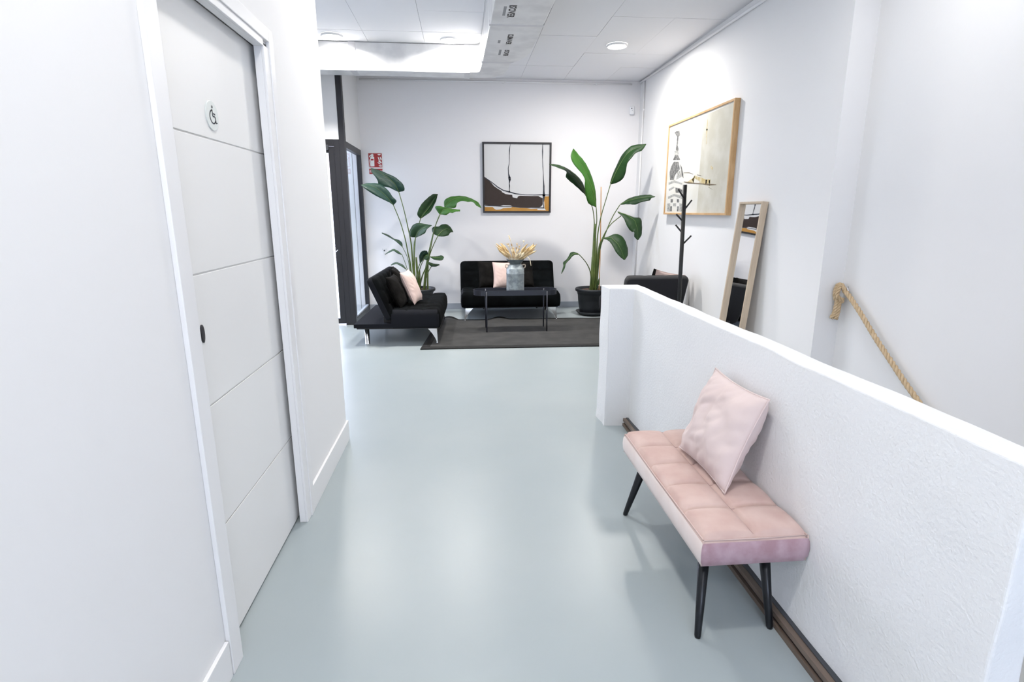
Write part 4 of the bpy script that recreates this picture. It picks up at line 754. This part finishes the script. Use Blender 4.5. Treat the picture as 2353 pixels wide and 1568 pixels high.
ropebit('knot', [(2.688, 3.675, .866), (2.672, 3.70, .905), (2.655, 3.715, .895), (2.645, 3.715, .84), (2.655, 3.70, .795), (2.675, 3.69, .79), (2.69, 3.69, .80)], 40, .012)
ropebit('knot', [(2.665, 3.70, .90), (2.645, 3.69, .87), (2.64, 3.685, .83), (2.66, 3.68, .81), (2.685, 3.675, .80)], 30, .011)
ropebit('tail', [(2.655, 3.70, .80), (2.652, 3.70, .755), (2.645, 3.70, .70), (2.628, 3.70, .668)], 26, .0105)
ropebit('tail', [(2.668, 3.69, .80), (2.668, 3.69, .75), (2.664, 3.69, .70), (2.656, 3.69, .662)], 26, .0105)
b = bmesh.new()
ring = [Vector((2.690 + .0, 3.668 + .021*math.cos(a*math.pi/12), .868 + .024*math.sin(a*math.pi/12))) for a in range(25)]
tube(b, ring, .0045, 8, False); tube(b, [(2.69, 3.675, .892), (XW - .001, 3.69, .892)], .005, 8)
link('eyelet', b, 'chrome', rp, True, 'chrome eyelet')

# ---------------------------------------------------------------- pink bench
BX, BY, BW, BL = .738, 1.503, .352, .870
bench = thing('bench', 'pink velvet upholstered bench with black tapered legs against the low wall', 'bench', (BX, BY, 0))
bm = puff(BW, BL, .114, 2, 5, .026, .012, 14, .30)
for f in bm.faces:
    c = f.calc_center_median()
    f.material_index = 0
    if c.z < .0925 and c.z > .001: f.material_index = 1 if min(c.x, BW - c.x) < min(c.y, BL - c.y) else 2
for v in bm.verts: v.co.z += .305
seat = link('seat', bm, ['bench_top', 'bench_sheen_side', 'bench_shaded_end'], bench, True)
sb = bmesh.new()
r_ = .0028; z_ = .4015
loop = [(.004, .004, z_), (BW/2, .001, z_), (BW - .004, .004, z_), (BW, BL/2, z_), (BW - .004, BL - .004, z_), (BW/2, BL, z_), (.004, BL - .004, z_), (.0, BL/2, z_), (.004, .004, z_)]
tube(sb, loop, r_, 6, False)
for cx_, cy_ in ((.001, .001), (BW - .001, .001), (.001, BL - .001)): tube(sb, [(cx_, cy_, z_), (cx_, cy_, .312)], .002, 6)
link('piping', sb, 'piping', bench, True)
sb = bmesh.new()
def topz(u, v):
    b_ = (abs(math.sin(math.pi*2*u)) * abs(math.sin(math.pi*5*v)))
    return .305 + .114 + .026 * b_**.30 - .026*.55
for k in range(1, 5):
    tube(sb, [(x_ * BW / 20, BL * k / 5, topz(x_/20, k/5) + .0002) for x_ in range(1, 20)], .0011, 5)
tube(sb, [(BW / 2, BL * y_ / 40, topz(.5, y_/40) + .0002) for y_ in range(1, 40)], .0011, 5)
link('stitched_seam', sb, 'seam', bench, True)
for (tx_, ty_, fx, fy) in ((.072, .13, .033, .047), (.072, .765, .011, .840), (.285, .14, .328, .067), (.285, .765, .326, .835)):
    if fx > .3: fx = .302
    b = bmesh.new(); tube(b, [(fx, fy, 0), (fx + (tx_-fx)*.03, fy + (ty_-fy)*.03, .008), (tx_, ty_, .308)], [.0095, .0115, .021], 20); link('leg', b, 'bench_leg', bench, True)
link('underframe', bx((.03, .04, .292), (BW - .03, BL - .04, .3055), .002), 'strip_black', bench)
# its cushion
xa = Vector((.02, -1, .0)).normalized(); zb_ = Vector((.13, 0, .345)).normalized(); zb_ = (zb_ - xa * zb_.dot(xa)).normalized()
mtx = Matrix.Identity(4); ya = zb_.cross(xa)
for r in range(3): mtx[r][0] = xa[r]; mtx[r][1] = ya[r]; mtx[r][2] = zb_[r]
mtx.translation = Vector((.985, 1.950, .602))
pillow('cushion', 'pale pink square cushion leaning on the low wall on the pink bench', .405, .375, .14, 'pillow', mtx, 4, wr=.017)

# ---------------------------------------------------------------- futon sofas
def futon(name, label, W, loc, rotz, seat_d=.53, extra=0.0, group=None, near='velvet_side', cat='sofa', edge=None):
    """local frame: x across the width, y from the front edge to the rear, z up"""
    t = thing(name, label, cat, loc, rotz, group)
    s = bmesh.new()
    nx = 6 if W > 1 else 3
    b = puff(W, seat_d + extra, .200, nx, 3, .016, .035, 8, .35, True, rc=.035)
    for f in b.faces:
        f.normal_update()
        f.material_index = 1 if abs(f.normal.x) > .8 else 0
    for v in b.verts: v.co.z += .185
    link('seat', b, ['velvet_black', near], t, True)
    b = puff(W, .485, .105, nx, 3, .016, .035, 8, .35, True, rc=.05)
    # stand the pad up: its top faces forward
    lean = math.atan2(.185, .43)
    for f in b.faces:
        zc_ = f.calc_center_median().z
        f.material_index = 2 if zc_ < .001 else (1 if zc_ < .060 else 0)
    up_ = Vector((0, math.sin(lean), math.cos(lean))); fr_ = Vector((0, -math.cos(lean), math.sin(lean)))
    o_ = Vector((0, .575 + extra, .262))
    for v in b.verts:
        p = v.co.copy(); v.co = o_ + Vector((p.x, 0, 0)) + up_ * p.y + fr_ * p.z
    link('backrest', b, ['velvet_black', edge or near, near], t, True)
    link('rear_board', bx((.005, seat_d + extra - .03, .188), (W - .005, .925 + extra, .232), .006), 'velvet_side', t)
    link('seat_base', bx((.03, .03, .172), (W - .03, .90 + extra, .190), .003), 'strip_black', t)
    for x_ in (.12, W - .12): link('hinge', bx((x_ - .02, seat_d + extra - .01, .22), (x_ + .02, seat_d + extra + .09, .30), .004), 'strip_black', t)
    # chrome corner fins in front, round posts at the rear
    for sx in (0, 1):
        b = bmesh.new()
        px = .055 if sx == 0 else W - .055; d = 1 if sx == 0 else -1
        for axis in (0, 1):
            outl = []
            for i in range(9):
                q = i / 8; outl.append((.012 + .095 * (1 - q) ** 1.6, .178 - .166 * q))
            ring_a = []; ring_b = []
            for wd, z in outl:
                k_ = (.178 - z) / .166 * .016
                if axis == 0:
                    ring_a.append([(px - d*k_, .038 - k_*.5, z), (px - d*k_ + d*wd, .038 - k_*.5, z)])
                else:
                    ring_a.append([(px - d*k_, .038 - k_*.5, z), (px - d*k_, .038 - k_*.5 + wd, z)])
            thk = Vector((0, .004, 0)) if axis == 0 else Vector((d * .004, 0, 0))
            for (p0, p1), (q0, q1) in zip(ring_a, ring_a[1:]):
                vs = [bm_v for bm_v in (p0, p1, q1, q0)]
                flat(b, vs, (0, 0, 0), thk)
        k_ = .016
        lathe(b, [(.016, 0), (.017, .006), (.011, .010), (.008, .02)], 16, (px - d*k_ + d*.006, .038 - k_*.5 + .006))
        link('leg', b, 'chrome', t, False)
        b = bmesh.new(); lathe(b, [(.027, 0), (.027, .004), (.025, .006), (.025, .19)], 24, (.075 if sx == 0 else W - .075, .80 + extra)); link('leg', b, 'chrome', t, True)
    for x_ in (.30, W - .30):
        b = bmesh.new(); tube(b, [(x_, .12, .155), (x_ , .45, .145), (x_, .80 + extra, .165)], .011, 8); link('frame_rail', b, 'strip_black', t, True)
    b = bmesh.new(); tube(b, [(.25, .5, .15), (W - .25, .5, .15)], .011, 8); link('frame_rail', b, 'strip_black', t, True)
    return t
futon('sofa', 'low black velvet sofa facing the view against the back wall', 1.312, (-.033, 7.195, 0), 0)
# left sofa faces right: local x -> +Y, local y -> -X
futon('sofa', 'low black velvet sofa seen from its end, left beside the entrance', 1.31, (-.262, 5.935, 0), R(90) - R(2.0))
# armchair on the right has its back to the view
futon('armchair', 'black armchair seen from behind its back, beyond the low wall', .69, (2.415, 6.925, .012), R(180), extra=.42, cat='armchair', near='lining_back', edge='lining_grey')

def place(name, label, size, thick, m, c, facing, lean, roll, seed, group=None):
    """facing = unit xy direction the cushion's face looks at; lean = backwards tilt; roll in its own plane"""
    f = Vector((facing[0], facing[1], 0)).normalized(); z = Vector((0, 0, 1)); x = z.cross(f) * -1
    z2 = (z * math.cos(lean) - f * math.sin(lean)).normalized(); y2 = z2.cross(x)
    x3 = x * math.cos(roll) + z2 * math.sin(roll); z3 = -x * math.sin(roll) + z2 * math.cos(roll)
    mt_ = Matrix.Identity(4)
    for r in range(3): mt_[r][0] = x3[r]; mt_[r][1] = y2[r]; mt_[r][2] = z3[r]
    mt_.translation = Vector(c)
    return pillow(name, label, size, size, thick, m, mt_, seed, group)
# centre sofa cushions
place('cushion', 'dark grey velvet cushion at the left of the back wall sofa', .37, .12, 'cushion_black', (.385, 7.570, .575), (.25, -1), .33, .04, 1)
place('cushion', 'blush cushion on the back wall sofa, left of the milk can', .36, .11, 'blush', (.580, 7.485, .575), (0, -1), .33, -.01, 2)
place('cushion', 'black cushion half hidden by the milk can on the back wall sofa', .36, .12, 'cushion_black', (.785, 7.58, .570), (-.05, -1), .36, -.03, 3)
# left sofa cushions
place('cushion', 'black cushion nearest the view on the left sofa', .37, .13, 'cushion_black', (-.735, 6.235, .555), (1, -.12), .42, .0, 5)
place('cushion', 'blush cushion leaning in front of the black ones on the left sofa', .385, .12, 'blush', (-.595, 6.42, .575), (1, -.15), .40, .0, 6)
place('cushion', 'black cushion farther back on the left sofa, behind the blush one', .37, .12, 'cushion_black', (-.755, 6.62, .600), (1, .05), .40, .0, 7)
# armchair cushions
place('cushion', 'black cushion peeking over the armchair at its left', .37, .12, 'cushion_black', (2.255, 6.10, .575), (0, 1), .28, -.25, 8)
place('cushion', 'blush cushion peeking over the top of the armchair', .34, .10, 'blush', (2.25, 5.990, .598), (0, 1), .28, -.20, 9)

# ---------------------------------------------------------------- rug
rg = thing('rug', 'dark grey rug with a black border and a rippled far edge', 'rug', (0, 0, 0))
def rug_pt(u, v):
    x = -.465 + u * 2.55 + v * .13; y = 5.712 + v * 1.60 - u * .04
    rip = max(0, (v - .80) / .2)
    z = .010 + rip * (.020 * max(0, math.sin(u * 24 + .3)) ** 2 * (1.6 if .2 < u < .4 or u < .1 else .5) * max(0, 1 - u * 1.2) * 1.6)
    y += rip * .012 * math.sin(u * 21)
    return Vector((x, y, z))
def rug_patch(u0, u1, v0, v1, nu, nv, dz=0):
    b = bmesh.new(); g = [[bm_ for bm_ in ()] for _ in range(0)]
    top = [[b.verts.new(rug_pt(u0 + (u1-u0)*i/nu, v0 + (v1-v0)*j/nv) + Vector((0, 0, dz))) for j in range(nv+1)] for i in range(nu+1)]
    bot = [[b.verts.new(rug_pt(u0 + (u1-u0)*i/nu, v0 + (v1-v0)*j/nv) - Vector((0, 0, .0085))) for j in range(nv+1)] for i in range(nu+1)]
    for i in range(nu):
        for j in range(nv):
            b.faces.new((top[i][j], top[i+1][j], top[i+1][j+1], top[i][j+1])); b.faces.new((bot[i][j], bot[i][j+1], bot[i+1][j+1], bot[i+1][j]))
    for i in range(nu):
        b.faces.new((top[i][0], bot[i][0], bot[i+1][0], top[i+1][0])); b.faces.new((top[i][nv], top[i+1][nv], bot[i+1][nv], bot[i][nv]))
    for j in range(nv):
        b.faces.new((top[0][j], top[0][j+1], bot[0][j+1], bot[0][j])); b.faces.new((top[nu][j], bot[nu][j], bot[nu][j+1], top[nu][j+1]))
    return b
e = .035; ev = .048
link('pile', rug_patch(e, 1 - e, ev, 1 - ev, 90, 40, .002), 'rug', rg, True)
link('border', rug_patch(0, 1, 0, ev, 90, 2), 'rug_edge', rg, True); link('border', rug_patch(0, 1, 1 - ev, 1, 90, 3), 'rug_edge', rg, True)
link('border', rug_patch(0, e, ev, 1 - ev, 2, 40), 'rug_edge', rg, True); link('border', rug_patch(1 - e, 1, ev, 1 - ev, 2, 40), 'rug_edge', rg, True)

# ---------------------------------------------------------------- coffee table, milk can, dried grasses
TX, TY = .62, 6.595; HL, RR = .50, .137
tb = thing('coffee_table', 'narrow oval slate tray table on thin legs on the rug', 'table', (TX, TY, .012))
def stadium(hl, r, n=16):
    out = []
    for i in range(n + 1): a = -math.pi/2 + math.pi * i / n; out.append((hl - RR + r*math.cos(a), r*math.sin(a)))
    for i in range(n + 1): a = math.pi/2 + math.pi * i / n; out.append((-hl + RR + r*math.cos(a), r*math.sin(a)))
    return out
b = bmesh.new(); so = stadium(HL, RR); si = stadium(HL, RR - .004)
za, zc = .435, .497
ro = [b.verts.new((x, y, za)) for x, y in so]; ro2 = [b.verts.new((x, y, zc)) for x, y in so]
ri2 = [b.verts.new((x, y, zc)) for x, y in si]; ri = [b.verts.new((x, y, za)) for x, y in si]
k = len(so)
for i in range(k):
    j = (i + 1) % k
    b.faces.new((ro[i], ro[j], ro2[j], ro2[i])); b.faces.new((ro2[i], ro2[j], ri2[j], ri2[i])); b.faces.new((ri2[i], ri2[j], ri[j], ri[i])); b.faces.new((ri[i], ri[j], ro[j], ro[i]))
link('tray_rim', b, 'table', tb)
b = bmesh.new(); prism(b, stadium(HL, RR - .004), .440, .448); link('tray', b, 'table', tb)
for x_, y_ in ((-.352, -RR - .001), (.366, -RR - .001), (-.352, RR + .001), (.366, RR + .001)):
    b = bmesh.new(); tube(b, [(x_, y_, 0), (x_, y_, .485)], .0078, 12); link('leg', b, 'table', tb, True)
vz = .4605
vs_ = thing('milk_can', 'galvanised milk can standing on the oval table', 'vase', (TX, TY, vz))
b = bmesh.new(); lathe(b, [(.104, 0), (.107, .004), (.106, .03), (.106, .225), (.108, .231), (.108, .237), (.106, .243), (.106, .290), (.101, .300), (.088, .316), (.078, .338), (.066, .345)], 40); link('body', b, 'zinc', vs_, True)
b = bmesh.new(); lathe(b, [(.062, .335), (.067, .348), (.105, .402), (.106, .404), (.102, .402), (.064, .350), (.060, .345)], 40, cap=False); link('flared_neck', b, 'zinc_dark', vs_, True)
for s_ in (-1, 1):
    b = bmesh.new(); tube(b, spline([(s_*.082, 0, .333), (s_*.108, -.004, .340), (s_*.120, -.008, .328), (s_*.113, -.010, .305), (s_*.098, -.006, .296)], 16), .006, 10); link('handle', b, 'cord', vs_, True)
for z_ in (.055, .232): 
    b = bmesh.new(); lathe(b, [(.106, z_), (.1085, z_+.003), (.106, z_+.006)], 40, cap=False); link('rib', b, 'zinc', vs_, True)
gr = thing('dried_grass_bouquet', 'bunch of dried pampas and bunny tail grasses in the milk can', 'bouquet', (TX, TY, vz))
rr = random.Random(11)
def plume(x, y, z, ln, r, m, lean):
    base_ = Vector((rr.uniform(-.04, .04), rr.uniform(-.03, .03), .30)); tip = Vector((x, y, z))
    mid = base_.lerp(tip, .5) + Vector((0, 0, .03))
    P = spline([base_, mid, tip], 14)
    b = bmesh.new(); tube(b, P, .0014, 5)
    s0 = max(0, 13 - int(ln / max((tip - base_).length, .01) * 13))
    Q = spline([P[s0], P[(s0+13)//2], P[13]], 9); prof = [.15, .6, .9, 1, 1, .92, .75, .45, .08]
    tube(b, Q, [r * q for q in prof], 7)
    d = (Q[-1] - Q[0]).normalized()
    for i in range(16):                        # bristles
        q = Q[rr.randrange(1, 8)]; s_ = Vector((rr.uniform(-1, 1), rr.uniform(-1, 1), rr.uniform(-.2, .6)))
        e_ = q + (d * 1.6 + s_).normalized() * rr.uniform(.014, .034)
        tube(b, [q, e_], [r * .35, .0004], 4)
    link('grass_plume', b, m, gr, True)
for i in range(17): plume(-.24 + rr.uniform(-.01, .11), rr.uniform(-.05, .05), .585 - rr.uniform(0, .09) + .0, .16, .011, 'straw', 0)
for i in range(20): plume(.245 - rr.uniform(-.01, .13), rr.uniform(-.05, .05), .58 - rr.uniform(0, .10), .17, .012, 'straw', 0)
for i in range(22): plume(rr.uniform(-.12, .12), rr.uniform(-.05, .04), .50 + rr.uniform(-.05, .03), .10, .010, rr.choice(['straw', 'straw_pale', 'straw_pale']), 0)
for x_, z_ in ((-.075, .67), (-.065, .645)): plume(x_, .0, z_, .06, .007, 'straw_pale', 0)
for x_, z_ in ((-.09, .575), (-.075, .555), (-.045, .57), (.02, .575), (.045, .55), (.01, .53), (.04, .51), (.10, .60), (-.03, .525)):
    plume(x_, rr.uniform(-.04, .0), z_, .022, .0085, rr.choice(['straw_brown', 'straw', 'straw_pale']) , 0)
b = bmesh.new(); tube(b, spline([(.06, -.02, .40), (.13, -.06, .435), (.165, -.07, .40), (.18, -.07, .33)], 12), [.002]*6 + [.004]*6, 6); link('drooping_stem', b, 'straw_pale', gr, True)

# ---------------------------------------------------------------- potted plants
def plant(label, c, leaves, bright, blue, bundle, stake=None):
    t = thing('potted_bird_of_paradise', label, 'plant', (c[0], c[1], 0))
    cv = Vector((c[0], c[1], 0))
    b = bmesh.new(); lathe(b, [(.165, .018), (.170, .024), (.196, .20), (.203, .285), (.207, .287), (.207, .300), (.212, .31), (.216, .328), (.234, .334), (.239, .343), (.239, .366), (.233, .374), (.222, .374), (.214, .362), (.208, .33)], 48, cap=False)
    lathe(b, [(.165, .018), (.001, .018)], 48, cap=False); link('pot', b, 'pot', t, True)
    b = bmesh.new(); lathe(b, [(.001, .012), (.155, .012), (.190, .030), (.215, .052), (.224, .055), (.226, .050), (.198, .022), (.165, .0), (.001, .0)], 48, cap=False); link('saucer', b, 'pot', t, True)
    b = bmesh.new(); lathe(b, [(.214, .336), (.15, .345), (.08, .342), (.001, .350)], 32, cap=False)
    for v in b.verts: v.co.z += .012 * noise.noise(v.co * 18)
    link('soil', b, 'soil', t, True)
    for li, (A, Mi, B, P) in enumerate(leaves):
        b = bmesh.new(); uvl = b.loops.layers.uv.new()
        A = [Vector(p) - cv for p in A]; Mi_ = [Vector(p) - cv for p in Mi]; B = [Vector(p) - cv for p in B]
        n = 25; A = spline(A, n); Mi_ = spline(Mi_, n); B = spline(B, n)
        grid = []
        for i in range(n):
            row = []
            a, m_, q = A[i], Mi_[i], B[i]
            arch = Vector((0, -1, .3)).normalized()
            for s_ in (1, .75, .5, .25): row.append((m_.lerp(a, s_) + arch * (.10 * (a - m_).length * math.sin(math.pi * s_)) + arch * .004 * math.sin(i * 1.9) * s_, s_, i))
            row.append((m_.copy(), 0, i))
            for s_ in (.25, .5, .75, 1): row.append((m_.lerp(q, s_) + arch * (.10 * (q - m_).length * math.sin(math.pi * s_)) + arch * .004 * math.sin(i * 2.3 + 1) * s_, -s_, i))
            grid.append([(b.verts.new(p), s_, ii) for p, s_, ii in row])
        for i in range(n - 1):
            for j in range(8):
                cells = (grid[i][j], grid[i+1][j], grid[i+1][j+1], grid[i][j+1])
                f = b.faces.new([cc[0] for cc in cells])
                for lp, cc in zip(f.loops, cells): lp[uvl].uv = (cc[2] / (n - 1) - abs(cc[1]) * .12, cc[1] * .5 + .5)
        o = link('leaf', b, 'leaf_bright' if li in bright else ('leaf_blue' if li in blue else 'leaf'), t, True)
        sm = o.modifiers.new('thickness', 'SOLIDIFY'); sm.thickness = .0012
        b = bmesh.new(); tube(b, [p + Vector((0, -.0025, 0)) for p in Mi_], [max(.0007, .0042 * (1 - i / n)) for i in range(n)], 6); link('midrib', b, 'midrib', o, True)
        ps = [Vector(p) - cv for p in P]
        k_ = max(0, 1)
        path_ = spline(ps, 20)
        wide = (A[8] - B[8]).length > .06
        b = bmesh.new(); tube(b, path_, [(.0055 if wide else .0035) + (.0075 if wide else .003) * (i / 19) ** 2 for i in range(20)], 8); link('stalk', b, 'stalk', t, True)
    for (p0, p1, p2_, r0) in bundle:
        b = bmesh.new(); tube(b, spline([Vector(p0), Vector(p1), Vector(p2_)], 12), [r0 * (1 - .045 * i) for i in range(12)], 10); link('stem_sheath', b, 'stalk', t, True)
    if stake:
        b = bmesh.new(); tube(b, spline([Vector(s) - cv for s in stake], 16), .0062, 8); link('bamboo_stake', b, 'stake', t, True, 'thin brown cane')
    return t
plant('tall leafy plant in an anthracite pot behind the left sofa', (-.630, 7.80), LEFT_LEAVES, {4, 5}, {0, 1, 7, 11, 12, 13},
      [((-.03, 0, .33), (-.045, -.02, .50), (-.06, -.04, .74), .022), ((.0, .01, .33), (.0, -.01, .52), (-.01, -.02, .80), .024), ((.03, .0, .33), (.028, 0, .46), (.03, .0, .62), .016), ((.13, .02, .33), (.135, .02, .50), (.15, .02, .70), .015)])
plant('tall leafy plant with a cane in an anthracite pot right of the back wall sofa', (1.795, 7.575), RIGHT_LEAVES, {0}, set(),
      [((-.01, 0, .33), (-.002, -.02, .75), (.0, -.03, 1.25), .034), ((.035, .0, .33), (.05, 0, .62), (.085, -.02, .98), .026), ((-.03, -.01, .33), (-.025, -.02, .50), (-.02, -.02, .80), .020)],
      stake=[(1.870, 7.50, .33), (1.868, 7.50, .9), (1.850, 7.50, 1.73)])
